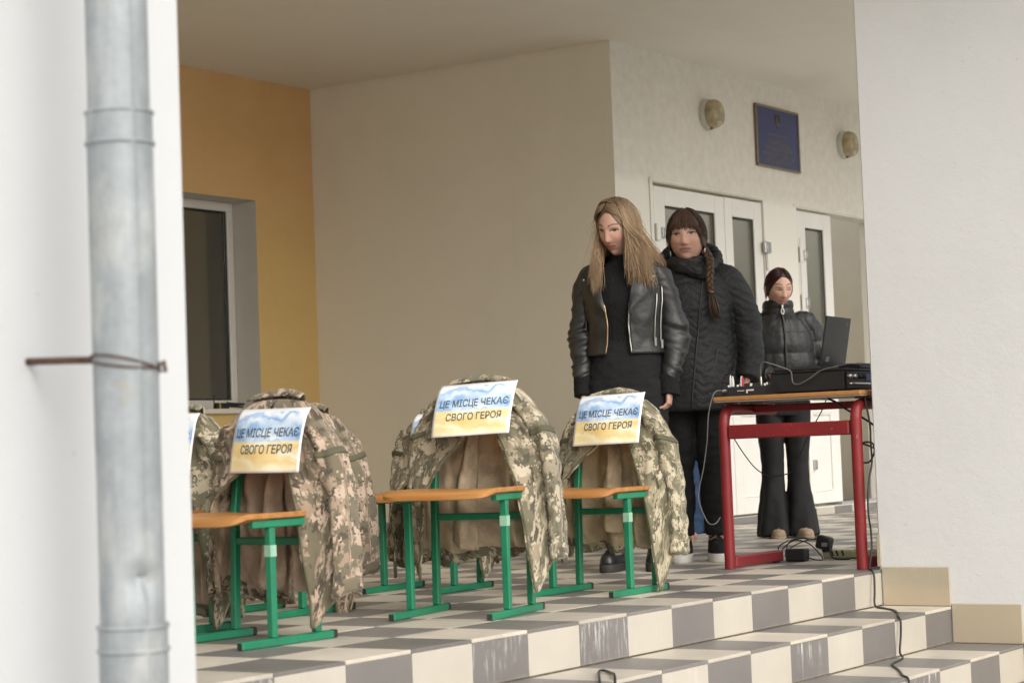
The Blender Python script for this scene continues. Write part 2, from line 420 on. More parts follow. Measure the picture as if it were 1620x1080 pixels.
# cream side wall of the entrance block, entrance wall with two door openings
D1 = (11.43, 12.985, .045, 2.255); D2 = (13.51, 14.95, .06, 2.245)
m = MB(); wall_grid(m, 'X', XC, [YD, YB], [-.05, CEIL+.05], [])
bpart(m, 'side_wall', M['cream'], 'plain cream side wall of the entrance block')
m = MB(); wall_grid(m, 'Y', YD, [XC, D1[0], D1[1], D2[0], D2[1], XR], [-.05, D1[2], D2[2], D2[3], D1[3], CEIL+.05], [D1, (D2[0], D2[1], D2[2], D2[3])])
bpart(m, 'entrance_wall', M['cream_door'], 'cream entrance wall with double doors')
m = MB(); reveal(m, D1, YD, YD+.16); reveal(m, D2, YD, YD+.16)
bpart(m, 'door_reveal', M['cream_door'])
# vestibule behind the doors, open-topped and widened to catch daylight
for q in ((13.31, XR, YD+.95, YD+1.05), (XC+.02, XC+.05, YD+.165, YD+.95), (13.22, 13.30, YD+.165, YD+.95), (XR-.05, XR, YD+.165, YD+.95)):
    m = MB(); m.bx(*q, -.05, CEIL); bpart(m, 'vestibule_wall', M['inner'])
m = MB(); m.bx(XC+.05, XR-.05, YD+.165, YD+.95, -.05, .05); bpart(m, 'vestibule_floor', M['td'])
m = MB(); m.bx(XC+.05, 13.21, YD+.95, YD+1.05, -.05, CEIL); bpart(m, 'vestibule_wall', plaster('hall_paint', (.84, .70, .44), stain=.05, bump=.1))
for i in range(5):
    a = 13.35+i*.42; m = MB(); m.bx(a, a+.415, YD+.938, YD+.949, .052, .16); bpart(m, 'skirting_tile', (M['rd'], M['skirt'])[i % 2])
# outer skirting, thresholds
xs = 13.0; i = 0
while xs < 15.2:
    x2 = min(xs+T, 15.2); m = MB(); m.bx(xs+.002, x2-.002, YD-.012, YD-.001, .002, .056, 0, .001); bpart(m, 'skirting_tile', (M['rl'], M['rd'])[i % 2]); xs = x2; i += 1
i = 0; ys = YD
while ys < YB-.02:
    y2 = min(ys+T, YB-.002); m = MB(); m.bx(XC-.010, XC-.001, ys+.002, y2-.002, .002, .105, 0, .001); bpart(m, 'skirting_tile', (M['rd'], M['skirt'])[i % 2]); ys = y2; i += 1
m = MB(); m.bx(D1[0], D1[1], YD-.01, YD+.16, .001, .044); bpart(m, 'threshold', M['td'])
m = MB(); m.bx(D2[0]+.6, D2[1], YD+.02, YD+.15, .062, .078); bpart(m, 'threshold', simple('threshold_metal', (.5, .5, .48), .4, .6))

steel = M['steel'] = simple('zinc_steel', (.42, .42, .41), .38, .85, var=.2, scale=60)
def leaf(x0, x1, z0, z1, pane, panel, hinge=()):
    """white door leaf: frame members, glazed top, recessed lower panel"""
    y0, y1 = YD+.012, YD+.062; m = MB()
    m.bx(x0, pane[0], y0, y1, z0, z1, 0, .004); m.bx(pane[1], x1, y0, y1, z0, z1, 0, .004)
    m.bx(pane[0], pane[1], y0+.0005, y1-.0005, pane[3], z1, 0, .003); m.bx(pane[0], pane[1], y0+.0005, y1-.0005, panel[1], pane[2], 0, .003)
    m.bx(pane[0], pane[1], y0+.0005, y1-.0005, z0, panel[0], 0, .003)
    d = bpart(m, 'door', M['pvc'])
    m = MB(); m.bx(pane[0]-.004, pane[1]+.004, y0+.022, y0+.028, pane[2]-.004, pane[3]+.004); q = m.build('pane', M['doorglass'], None); q.parent = d
    m = MB(); m.bx(pane[0]-.004, pane[1]+.004, y0+.014, y1-.01, panel[0]-.004, panel[1]+.004); q = m.build('panel', M['pvc'], None); q.parent = d
    m = MB(); frame(m, pane[0]+.0005, pane[1]-.0005, pane[2]+.0005, pane[3]-.0005, y0+.008, y0+.020, .012); q = m.build('seal', M['seal'], None); q.parent = d
    m = MB(); frame(m, pane[0]+.0005, pane[1]-.0005, panel[0]+.0005, panel[1]-.0005, y0+.002, y0+.013, .014); q = m.build('moulding', M['pvc'], None); q.parent = d
    for (hx, hz) in hinge:
        m = MB(); m.bx(hx-.035, hx+.005, y0-.022, y0-.001, hz-.055, hz+.055, 0, .004); m.tube([(hx+.012, y0-.012, hz-.05), (hx+.012, y0-.012, hz+.05)], .011, 10)
        q = m.build('hinge', M['pvc'], None); q.parent = d
        m = MB(); m.bx(hx+.028, hx+.085, y0-.030, y0-.001, hz-.035, hz+.035, 0, .006); m.bx(hx+.040, hx+.060, y0-.036, y0-.0305, hz-.02, hz+.02, 0, .003)
        q = m.build('latch', steel, None); q.parent = d
    return d
leaf(11.452, 12.415, .06, 2.235, (11.60, 12.285, .84, 2.115), (.17, .745), ((11.485, 1.93),))
leaf(12.425, 12.975, .06, 2.238, (12.535, 12.855, .84, 2.112), (.17, .745), ())
leaf(13.535, 14.11, .085, 2.228, (13.67, 13.98, .84, 2.112), (.17, .745), ((13.565, 1.905), (13.565, 1.555), (13.565, .37)))
def latch(x, z):
    m = MB(); m.bx(x-.045, x+.045, YD-.03, YD-.002, z-.04, z+.04, 0, .006); m.bx(x-.03, x+.02, YD-.036, YD-.0305, z-.022, z+.022, 0, .004)
    q = bpart(m, 'latch', steel); m = MB(); m.bx(x+.0, x+.03, YD-.022, YD-.003, z-.16, z-.042, 0, .003); k = m.build('keep', M['pvc'], None); k.parent = q
latch(12.985, 1.92)
# rod running down beside the third leaf
m = MB(); m.tube([(13.525, YD-.012, .10), (13.525, YD-.012, 2.02)], .007, 8); bpart(m, 'conduit', M['pvc'])
# plaster beads round the door heads
m = MB(); m.bx(D1[0]-.05, D1[1]+.02, YD-.010, YD-.001, D1[3]+.006, D1[3]+.026, 0, .003); m.bx(D1[0]-.05, D1[0]-.032, YD-.010, YD-.001, .06, D1[3]+.005, 0, .003); bpart(m, 'bead', M['cream_door'])
m = MB(); m.bx(D2[0]-.05, D2[1], YD-.010, YD-.001, D2[3]+.008, D2[3]+.026, 0, .003); bpart(m, 'bead', M['cream_door'])

# porch ceiling: set back at the front, cut open over the vestibule for daylight
m = MB(); m.bx(XL-.3, XC+.03, 4.15, YB+.3, CEIL, CEIL+.35); m.bx(XC+.03, XR+.3, 4.15, YD+.165, CEIL, CEIL+.35); bpart(m, 'ceiling', M['ceil'], 'plain cream porch ceiling')
# flank wall right of the steps
m = MB(); m.bx(XW, XW+.46, 1.2, YE+.012, -.78, CEIL-.002, 0, .006); bpart(m, 'flank_wall', M['white_wall'], 'white flank wall at the right end of the steps')
m = MB(); m.bx(7.15, XW+.9, .9, 4.148, CEIL+.001, CEIL+.30); bpart(m, 'shade_overhang', M['ceil'])  # unseen overhang, added to darken the top of the flank wall
# stepped beige tiles along it
for s in range(0, 4):
    y1 = YE-s*TREAD-.004; zt = -s*RISE
    m = MB(); m.bx(XW-.010, XW-.001, y1-TREAD+.004, y1, zt-RISE+.002, zt+.012, 0, .002); bpart(m, 'skirting_tile', M['skirt'])
m = MB(); m.bx(XW-.010, XW-.001, YE-.002, YE+.016, .014, .145, 0, .002); bpart(m, 'skirting_tile', M['skirt'])
# pillar left of the steps
m = MB(); m.bx(PX-1.45, PX, PY, YE-.0, -.78, CEIL-.003, 0, .012); bpart(m, 'pillar', M['pillar_wash'], 'whitewashed pillar left of the steps')

# ------------------------------------------------------------------ school chairs
M['green'] = enamel('green_enamel', (.012, .200, .100), (.16, .26, .19))
M['tape'] = simple('pale_sticker', (.28, .50, .36), .5)
M['black_plastic'] = simple('black_plastic', (.018, .018, .018), .5)
def woodmat(name, c1, c2, rough=.38):
    k = NT(name); P = k.obj()
    n = k.noise(k.map(P, (3, 40, 40)), 1.0, 5, .6); n2 = k.noise(P, 6, 3)
    col = k.ramp(n, [(.3, c2), (.62, c1)]); col = k.mix(k.math('MULTIPLY', n2, .25), col, tuple(x*.7 for x in c1))
    k.col(col); k.set(Roughness=rough); k.bump(n, .05, .002); return k.mat
M['ply'] = woodmat('varnished_plywood', (.46, .215, .062), (.34, .14, .036))
def rect_tube(mb, a, b, w, d, side=(1, 0, 0), mi=0, bev=.003):
    a, b = Vector(a), Vector(b); t = (b-a); L = t.length; t.normalize(); s = Vector(side); s = (s-t*s.dot(t)).normalized(); n = t.cross(s)
    rot = Matrix((s, n, t)).transposed()
    mb.box((a+b)/2, (w, d, L), mi, rot, bev)
def make_chair(loc, psi, label, seat_z=.42, top_z=.80, k=1.0, group='green school chairs on the porch'):
    """front of the chair is local -y; psi turns it so that front->back runs along world X at psi=0"""
    c = empty('school_chair', loc, psi-math.pi/2, label, 'chair', group)
    hw = .172*k; f0, f1 = -.235*k, .195*k; ya, yb = -.090*k, .108*k
    for s in (-1, 1):
        m = MB(); rect_tube(m, (s*hw, f0, .0125), (s*hw, f1-.018, .0125), .025, .025); m.build('foot_rail', M['green'], c, label=None)
        m = MB(); m.box((s*hw, f1-.009, .0127), (.0262, .019, .0258), 0, None, .004); m.build('end_cap', M['black_plastic'], c)
        m = MB(); m.box((s*hw, f0-.0006, .0125), (.019, .001, .019)); m.build('tube_mouth', M['seal'], c)
        m = MB(); rect_tube(m, (s*hw, ya, .0255), (s*hw, ya, seat_z-.045), .025, .025); m.build('front_leg', M['green'], c)
        m = MB(); rect_tube(m, (s*hw, yb, .0255), (s*hw, yb+.012, seat_z-.01), .024, .027); rect_tube(m, (s*hw, yb+.012, seat_z-.012), (s*hw, yb+.055, top_z-.03), .0235, .0265)
        m.build('rear_upright', M['green'], c)
        m = MB(); rect_tube(m, (s*hw, ya-.085, seat_z-.032), (s*hw, yb-.012, seat_z-.032), .0245, .025); m.build('seat_rail', M['green'], c)
    m = MB(); m.box((hw, ya-.0132, seat_z-.115), (.0255, .0012, .035)); m.box((hw+.0131, ya, seat_z-.115), (.0012, .0255, .035)); m.build('tape', M['tape'], c)
    m = MB(); rect_tube(m, (-hw+.013, yb+.009, seat_z*.76), (hw-.013, yb+.009, seat_z*.76), .024, .024, (0, 1, 0)); m.build('crossbar', M['green'], c)
    # plywood seat: rounded outline, dished, waterfall front
    n = 28; outl = []
    W, Dp = .196*k, .182*k; yc = -.088*k
    for i in range(n):
        a = 2*math.pi*i/n; ca, sa = math.cos(a), math.sin(a)
        e = .30
        outl.append((W*math.copysign(abs(ca)**e, ca), yc+Dp*math.copysign(abs(sa)**e, sa)))
    def zs(x, y): return seat_z-.020*sstep(-.20*k, -.28*k, y)-.007*(1-(x/W)**2)*sstep(-.3*k, -.1*k, y)
    rings = []
    for (sc, dz) in ((.985, -.0175), (1.0, -.0145), (1.0, -.003), (.985, 0), (.7, 0), (.35, 0), (.02, 0)):
        rings.append([Vector((x*sc, yc+(y-yc)*sc, zs(x*sc, yc+(y-yc)*sc)+dz)) for x, y in outl])
    m = MB(); m.loft(rings, 0, True); m.build('seat', M['ply'], c, 40)
    # curved plywood backrest
    m = MB(); rings = []
    for i in range(13):
        x = lerp(-.184*k, .184*k, i/12); yo = yb+.040-.016+.020*(x/.2)**2
        zt = top_z-.055*max(0, abs(x/(.2*k))-.55)**2/.2; zb = top_z-.125+.04*max(0, abs(x/(.2*k))-.6)**2/.2
        rings.append([Vector((x, yo-.006, zb)), Vector((x, yo+.012, zt-.006)), Vector((x, yo+.018, zt)), Vector((x, yo+.024, zt-.004)), Vector((x, yo+.006, zb))])
    m.loft(rings, 0, True); m.build('backrest', M['ply'], c, 40)
    return c

# ------------------------------------------------------------------ camouflage jackets draped over the chair backs
def camo(name, cols, seedv):
    k = NT(name); U = k.map(k.uvc(), (1, 1, 1), (seedv*3.1, seedv*1.7, 0))
    sn = k.n('ShaderNodeVectorMath', operation='SNAP'); k.l(U, sn.inputs[0]); sn.inputs[1].default_value = (.0062, .0062, 1)
    S = sn.outputs[0]
    a = k.noise(S, 12.5, 5, .68); b = k.noise(k.map(S, (1, 1, 1), (5.3, 2.2, 0)), 14.0, 5, .70); c_ = k.noise(k.map(S, (1, 1, 1), (9.1, 7.7, 0)), 17.0, 5, .72)
    col = k.mix(k.ramp(a, [(0, (0, 0, 0)), (.50, (1, 1, 1))], 'CONSTANT'), cols[1], cols[0])
    col = k.mix(k.ramp(b, [(0, (0, 0, 0)), (.50, (1, 1, 1))], 'CONSTANT'), col, cols[2])
    col = k.mix(k.ramp(c_, [(0, (0, 0, 0)), (.562, (1, 1, 1))], 'CONSTANT'), col, cols[3])
    fade = k.noise(k.obj(), 3, 4); col = k.mix(k.math('MULTIPLY', fade, .12), col, (.30, .26, .19))
    k.col(col); k.set(Roughness=.92); k.p.inputs['Specular IOR Level'].default_value = .15
    k.p.inputs['Sheen Weight'].default_value = .15
    wv = k.noise(k.map(k.uvc(), (900, 900, 1)), 1.0, 1); wr = k.noise(k.obj(), 28, 5, .6)
    k.bump(k.math('ADD', k.math('MULTIPLY', wv, .15), k.math('MULTIPLY', wr, 1.0)), .55, .012)
    return k.mat
def lining(name, c):
    k = NT(name); U = k.uvc()
    sn = k.n('ShaderNodeVectorMath', operation='SNAP'); k.l(U, sn.inputs[0]); sn.inputs[1].default_value = (.009, .009, 1)
    a = k.noise(sn.outputs[0], 8.0, 4, .66)
    col = k.mix(k.ramp(a, [(.45, (0, 0, 0)), (.58, (1, 1, 1))]), c, tuple(x*.70 for x in c))
    st_ = k.noise(k.obj(), 5, 5); col = k.mix(k.math('MULTIPLY', k.ramp(st_, [(.45, (0, 0, 0)), (.7, (1, 1, 1))]), .35), col, tuple(x*.6 for x in c))
    k.col(col); k.set(Roughness=.95); k.p.inputs['Specular IOR Level'].default_value = .1
    k.bump(k.noise(k.obj(), 30, 5, .6), .5, .012); return k.mat
SAND, TAN, OLIVE, UMBER = (.50, .435, .325), (.32, .27, .19), (.165, .150, .100), (.090, .080, .058)
CAMO = [camo('camouflage_green', (SAND, TAN, OLIVE, UMBER), 1.0), camo('camouflage_pink_sand', ((.52, .40, .31), (.34, .255, .185), (.165, .14, .095), (.085, .07, .052)), 2.0),
        camo('camouflage_worn', ((.51, .445, .325), (.34, .295, .20), (.18, .168, .108), (.10, .09, .062)), 3.0)]
LIN = [lining('lining_beige', (.60, .48, .335)), lining('lining_pink_brown', (.55, .41, .305)), lining('lining_sand', (.58, .47, .31))]
M['velcro'] = simple('olive_velcro', (.095, .090, .055), .95, bump=.3, bscale=400)
M['thread'] = simple('olive_edge', (.12, .115, .065), .95)

V_ = Vector
def fold(x, y, sd): return noise.noise(Vector((x, y, sd)))
def solid(me, th, flip=False, band=None):
    """give a sheet thickness: the outer side keeps slot 0, the inner side takes slot 1"""
    bm = bmesh.new(); bm.from_mesh(me)
    if flip: bmesh.ops.reverse_faces(bm, faces=bm.faces[:])
    bm.normal_update()
    vs = list(bm.verts); fs = list(bm.faces); uvl = bm.loops.layers.uv.verify()
    inner = {v: bm.verts.new(v.co-v.normal*th) for v in vs}
    edges = [e for e in bm.edges if len(e.link_faces) == 1]
    for f in fs:
        nf = bm.faces.new([inner[v] for v in reversed(f.verts)]); nf.material_index = 1; nf.smooth = True
        if band is not None and sum(l[uvl].uv.y for l in f.loops)/len(f.loops) < band: nf.material_index = 0
        uvs = {l.vert: l[uvl].uv.copy() for l in f.loops}
        for l, v in zip(nf.loops, reversed(f.verts)): l[uvl].uv = uvs[v]
    for e in edges:
        f = e.link_faces[0]; a, b = e.verts
        for l in f.loops:
            if l.edge == e: a, b = l.vert, l.link_loop_next.vert; ua, ub = l[uvl].uv.copy(), l.link_loop_next[uvl].uv.copy(); break
        nf = bm.faces.new([b, a, inner[a], inner[b]]); nf.smooth = True
        for l, u in zip(nf.loops, (ub, ua, ua, ub)): l[uvl].uv = u
    bm.to_mesh(me); bm.free(); return me
def make_jacket(loc, psi, label, sd, top=.83, mats=(0, 0), length=.70, gapL=1.0, gapR=1.0, wide=1.0, dropL=.07, dropR=.11, lift=0.0, sleeves=(1, 1), lean=(0, 0)):
    j = empty('camouflage_jacket', loc, psi-math.pi/2, label, 'jacket', 'camouflage jackets draped over chair backs')
    cm, ln = CAMO[mats[0]], LIN[mats[1]]
    A = [(0, .150), (.035, .200), (.10, .224), (.25, .236), (.5, .246), (1, .252)]
    BB = [(0, .008), (.04, .030), (.12, .048), (.35, .072), (1, .115)]
    BF = [(0, .008), (.04, .034), (.12, .062), (.30, .078), (.5, .085), (1, .10)]
    GL = [(0, .0), (.20, .005), (.30, .035), (.42, .115), (.55, .185), (.66, .205), (1, .210)]
    GR = [(0, .0), (.10, .030), (.22, .080), (.36, .115), (.55, .155), (.75, .180), (1, .205)]
    Y0 = [(0, .150), (.2, .140), (1, .125)]
    nr, nc = 74, 150; vs = []; uv = []
    def pt(t, q):      # q in -1..1 round the back
        side = -1 if q < 0 else 1
        a = table(A, t)*wide; g = table(GL, t)*gapL if side < 0 else table(GR, t)*gapR
        pm = math.pi-math.asin(min(.985, max(0, g/a)))
        ph = q*pm; bb, bf = table(BB, t), table(BF, t); b = bb if math.cos(ph) > 0 else bf
        # folds deepen toward the hem; broad ones first, then creases
        aq = abs(q)
        wv = (.5*math.sin(ph*3.1+sd*2.0+t*1.5)+.35*math.sin(ph*5.7+sd*5.0-t*2.2)+.5*fold(ph*1.6, t*2.2, sd*7))*(.004+.030*sstep(.12, 1, t))
        bk = 1-sstep(.35, .62, aq); wv += bk*sstep(.15, .5, t)*(.026*math.sin(ph*6.5+sd*3+1.2*fold(ph, t*2, sd))+.016*math.sin(ph*11+sd-t*3))
        wv += fold(ph*4+t*6, t*9-ph*2, sd*3)*.014*sstep(.03, .2, t)+fold(ph*9, t*14, sd*11)*.006*sstep(.02, .15, t)
        x = a*math.sin(ph); y = table(Y0, t)+b*math.cos(ph)
        n = Vector((math.sin(ph)/a, math.cos(ph)/b, 0)).normalized()
        ln_ = length*(1-.16*fold(ph*1.6, sd, 4.0))+ (dropL if side < 0 else dropR)*sstep(.70, .97, aq)*1.0
        ln_ += -.05*sstep(.0, .5, 1-aq)*0
        z = top-.020*(x/.2)**2*(1-sstep(.0, .3, t))-ln_*t**1.04-.030*(abs(x)/.2)**3*(1-sstep(.05, .5, t))
        # the loose front edge curls outward a little
        cu = sstep(.80, 1, aq)*sstep(.25, .6, t)
        p = Vector((x+lean[0]*t, y+lean[1]*t, z))+n*wv+Vector((side*.020*cu*(gapL if side < 0 else gapR), -.030*cu, 0))
        return p
    for i in range(nr):
        t = i/(nr-1)
        for c in range(nc):
            q = lerp(-1, 1, c/(nc-1)); vs.append(pt(t, q)); uv.append((q*.62+.12*math.sin(3*t), -t*length))
    fs = [(r*nc+c, (r+1)*nc+c, (r+1)*nc+c+1, r*nc+c+1) for r in range(nr-1) for c in range(nc-1)]
    m = MB(); m._add(vs, fs, 0, uv); me = m.mesh('jacket_body'); me.materials.append(cm); me.materials.append(ln)
    me = solid(me, .0035, True, -.945*length)
    body = link('jacket_body', me, [], j, True)
    # hem tape and front plackets stitched on the outside
    m = MB()
    for q in (-.985, .985):
        path = [pt(lerp(.10, .995, i/30), q) for i in range(31)]
        m.tube(path, .0042, 5, 0, True)
    m.build('placket', M['thread'], body, True)
    # loose folds of the back panel seen inside the open front
    rl = random.Random(int(sd*100))
    for xo, wd in ((rl.uniform(-.07, -.03), .075), (rl.uniform(.03, .08), .06)):
        rows = []; uvf = []
        zt_, zb_ = top-.10, top-length*rl.uniform(.86, 1.0)
        for i in range(26):
            t = i/25; row = []
            for c_ in range(15):
                q = c_/14*2-1; w_ = wd*(.55+.75*t)*(1+.18*fold(t*4, q, sd+xo*40)); x = xo*(1+.5*t)+q*w_*.5+.012*fold(t*3, xo*30, sd)
                y = table(Y0, t)+.060-.005*t-(.008+.038*sstep(0, .4, t))*(1-q*q)**1.5*(1+.3*fold(t*5, q*2, sd*2))+.010*fold(q*2+xo*9, t*6, sd)
                row.append(V_((x, y, lerp(zt_, zb_, t)+.012*q*q-.018*q*t))); uvf.append((c_*.012+xo*5+sd, -t*.45))
            rows.append(row)
        m = MB(); m.loft(rows, 0, False, False, uvf); me6 = m.mesh('lining_fold'); me6.materials.append(ln); me6.materials.append(ln); link('lining_fold', solid(me6, .003), [], body, True)
    # seam of the yoke / flap patches, on each chest
    for sgn, on in ((-1, 1), (1, 1)):
        tt, qq = .50, sgn*.80
        P = [[pt(tt+dt, qq+dq) for dq in np.linspace(-.055, .055, 7)] for dt in np.linspace(-.045, .03, 5)]
        vs2 = []; uv2 = []
        for r_, row in enumerate(P):
            for c_, p in enumerate(row):
                e = Vector((p.x, (p.y-.11)*2.0, 0)); e = e.normalized() if e.length > 0 else Vector((0, -1, 0))
                vs2.append(p+e*.0075); uv2.append((c_*.014+sd, r_*.013+sgn))
        m = MB(); m._add(vs2, [(r*7+c, (r+1)*7+c, (r+1)*7+c+1, r*7+c+1) for r in range(4) for c in range(6)], 0, uv2)
        me2 = m.mesh('pocket_flap'); me2.materials.append(cm); me2.materials.append(cm); solid(me2, .004, True); link('pocket_flap', me2, [], body, True)
    # sleeves: flattened, creased tubes hanging from the shoulders
    for s, on in zip((-1, 1), sleeves):
        if not on: continue
        path = smooth_path([(s*.165*wide, .135, top-.080), (s*.215*wide, .150, top-.17), (s*(.248*wide), .158+lift*.4, top-.32), (s*(.264*wide+lean[0]*.5), .155+lift, top-.48), (s*(.268*wide+lean[0]*.5), .145+lift, top-.62-.03*fold(s, sd, 0))], 12)
        N = len(path); rings = []; uvr = []; seg = 28
        def ringp(p, t, a_, off=0.0):
            rx = lerp(.028, .020, t)+.012*math.sin(math.pi*min(1, t*1.6)); ry = lerp(.062, .060, t)
            w_ = 1+.26*fold(math.cos(a_)*1.4+t*5, math.sin(a_)*1.4, sd+s*3)+.20*fold(t*16, math.cos(a_)*.8+sd, s*2.0)
            return p+Vector(((rx*w_+off)*math.cos(a_), (ry*w_+off)*math.sin(a_), .008*math.sin(a_*2+sd)))
        for i, p in enumerate(path):
            t = i/(N-1); ring = []
            for k_ in range(seg):
                a_ = 2*math.pi*k_/seg; ring.append(ringp(p, t, a_)); uvr.append((k_/seg*.36+s, -t*.62))
            rings.append(ring)
        m = MB(); m.loft(rings, 0, False, True, uvr); me3 = m.mesh('sleeve'); me3.materials.append(cm); me3.materials.append(ln); solid(me3, .003, True)
        slv = link('sleeve', me3, [], j, True)
        for t0, t1, arc in ((.235, .275, .62), (.885, .985, 1.0)):        # velcro tab on the upper arm, cuff
            rr = []; ur = []; nA = 22
            for r_ in range(5):
                t = lerp(t0, t1, r_/4); p = path[int(t*(N-1))].lerp(path[min(N-1, int(t*(N-1))+1)], t*(N-1)-int(t*(N-1))); row = []
                for k_ in range(nA+1):
                    a_ = (0 if s > 0 else math.pi)+(k_/nA-.5)*2*math.pi*arc-.5*s*(1 if arc < 1 else 0); row.append(ringp(p, t, a_, .0035)); ur.append((k_/nA*.3+s, r_*.01))
                rr.append(row)
            m = MB(); m.loft(rr, 0, False, False, ur); me4 = m.mesh('sleeve_band'); mm = M['velcro'] if arc < 1 else cm; me4.materials.append(mm); me4.materials.append(mm)
            link('sleeve_band', solid(me4, .003, True), [], slv, True)
    # stand collar folded back behind the neck
    m = MB(); rows = []
    for i in range(9):
        v = i/8; rr = []
        for k_ in range(25):
            q = lerp(-1, 1, k_/24); x = .112*q*wide; hgt = .040*(1-.3*abs(q))
            rr.append(Vector((x, .157-.030*q*q+.032*math.sin(v*math.pi*.62)+.004*fold(q*3, v, sd), top-.012*q*q+.012+hgt*math.sin(v*math.pi*.75)-.052*v*v)))
        rows.append(rr)
    uvc_ = [(k_/24*.3+sd, i/8*.1) for i in range(9) for k_ in range(25)]
    m.loft(rows, 0, False, False, uvc_); me5 = m.mesh('collar'); me5.materials.append(cm); me5.materials.append(cm); link('collar', solid(me5, .004), [], j, True)
    return j

# ------------------------------------------------------------------ printed sheets
def text_mesh(s, size, align='CENTER', bold=0.0, shear=0.0, sx=1.0):
    cu = bpy.data.curves.new('lettering', 'FONT'); cu.body = s; cu.size = size; cu.align_x = align; cu.align_y = 'CENTER'; cu.offset = bold; cu.shear = shear; cu.resolution_u = 3
    ob = bpy.data.objects.new('lettering', cu); COL.objects.link(ob)
    dg = bpy.context.evaluated_depsgraph_get(); me = bpy.data.meshes.new_from_object(ob.evaluated_get(dg))
    vs = [(v.co.x*sx, v.co.y) for v in me.vertices]; fs = [tuple(p.vertices) for p in me.polygons]
    bpy.data.objects.remove(ob); bpy.data.curves.remove(cu); bpy.data.meshes.remove(me)
    return vs, fs
def flagprint(name):
    """white-bordered print: brushed blue over brushed yellow, a pale band between"""
    k = NT(name); U = k.uvc(); s = k.n('ShaderNodeSeparateXYZ'); k.l(U, s.inputs[0]); x, y = s.outputs[0], s.outputs[1]
    wob = k.noise(k.map(U, (2.2, 1.0, 1)), 1.6, 3, .5)
    d = k.n('ShaderNodeVectorMath', operation='ADD'); k.l(k.map(U, (2.2, 7.5, 1)), d.inputs[0])
    cb = k.n('ShaderNodeCombineXYZ'); k.l(k.math('MULTIPLY', wob, 1.4), cb.inputs[0]); k.l(k.math('MULTIPLY', k.math('SUBTRACT', wob, .5), 4.0), cb.inputs[1]); k.l(cb.outputs[0], d.inputs[1])
    br = k.noise(d.outputs[0], .75, 2, .45)
    blue = k.ramp(br, [(.28, (.16, .33, .62)), (.45, (.34, .52, .77)), (.58, (.56, .70, .87)), (.70, (.84, .88, .92))])
    yel = k.ramp(br, [(.28, (.76, .52, .18)), (.45, (.82, .65, .32)), (.58, (.87, .78, .52)), (.70, (.92, .88, .76))])
    yy = k.math('ADD', y, k.math('MULTIPLY', k.math('SUBTRACT', br, .5), .07))
    col = k.mix(k.ramp(yy, [(.47, (0, 0, 0)), (.50, (1, 1, 1))]), yel, blue)
    edge = k.ramp(yy, [(.76, (0, 0, 0)), (.90, (1, 1, 1))]); col = k.mix(k.math('MULTIPLY', edge, k.ramp(br, [(.40, (0, 0, 0)), (.56, (1, 1, 1))])), col, (.86, .88, .90))
    ed2 = k.ramp(yy, [(.06, (1, 1, 1)), (.16, (0, 0, 0))]); col = k.mix(k.math('MULTIPLY', ed2, .5), col, (.9, .84, .62))
    bx_ = k.math('MULTIPLY', k.math('GREATER_THAN', x, .026), k.math('LESS_THAN', x, .974)); by_ = k.math('MULTIPLY', k.math('GREATER_THAN', y, .030), k.math('LESS_THAN', y, .95))
    col = k.mix(k.math('MULTIPLY', bx_, by_), (.82, .83, .84), col)
    k.col(col); k.set(Roughness=.32); k.p.inputs['Coat Weight'].default_value = .25; k.p.inputs['Coat Roughness'].default_value = .15
    return k.mat
M['flag'] = flagprint('flag_print'); M['ink'] = simple('grey_ink', (.075, .08, .085), .6); M['paper'] = simple('paper_back', (.8, .8, .8), .7)
def make_poster(loc, psi, label, z, tilt, roll_=0.0, off=(0, 0), curl=.012, sd=0.0, W=.297, H=.210):
    """sheet facing local -y, hung on the jacket; tilt: bottom edge leans toward the viewer"""
    p = empty('flag_poster', loc, psi-math.pi/2, label, 'poster', 'printed sheets on the chair backs')
    cr, sr = math.cos(roll_), math.sin(roll_)
    def S(u, v, lift=0.0):          # u 0..1 left-right, v 0..1 bottom-top
        x, h = (u-.5)*W, (v-.5)*H
        x, h = x*cr-h*sr, x*sr+h*cr
        bow = curl*(4*(u-.5)**2)*1.0 - .008*math.sin(v*math.pi)+.0035*math.sin(u*7+sd*4+v*3)+.012*(max(0, v-.82)/.18)**2*(1+.6*math.sin(u*3+sd))
        y = -h*-math.sin(tilt)+bow-lift
        return Vector((off[0]+x, off[1]+y, z+h*math.cos(tilt)))
    nu, nv = 26, 20; vs = [S(i/nu, k_/nv) for k_ in range(nv+1) for i in range(nu+1)]; uv = [(i/nu, k_/nv) for k_ in range(nv+1) for i in range(nu+1)]
    m = MB(); m._add(vs, [(r*(nu+1)+c, r*(nu+1)+c+1, (r+1)*(nu+1)+c+1, (r+1)*(nu+1)+c) for r in range(nv) for c in range(nu)], 0, uv)
    me = m.mesh('sheet'); me.materials.append(M['flag']); me.materials.append(M['paper']); solid(me, .0008); link('sheet', me, [], p, True)
    for txt, cv, cu_, sz, sx in (('ЦЕ МІСЦЕ ЧЕКАЄ', .615, .505, .0385, .80), ('СВОГО ГЕРОЯ', .355, .53, .0385, .80)):
        tv, tf = text_mesh(txt, sz, 'CENTER', .0006, 0.0, sx)
        m = MB(); m._add([S(cu_+x/W, cv+y/H, .0011) for x, y in tv], tf); m.build('lettering', M['ink'], p)
    return p

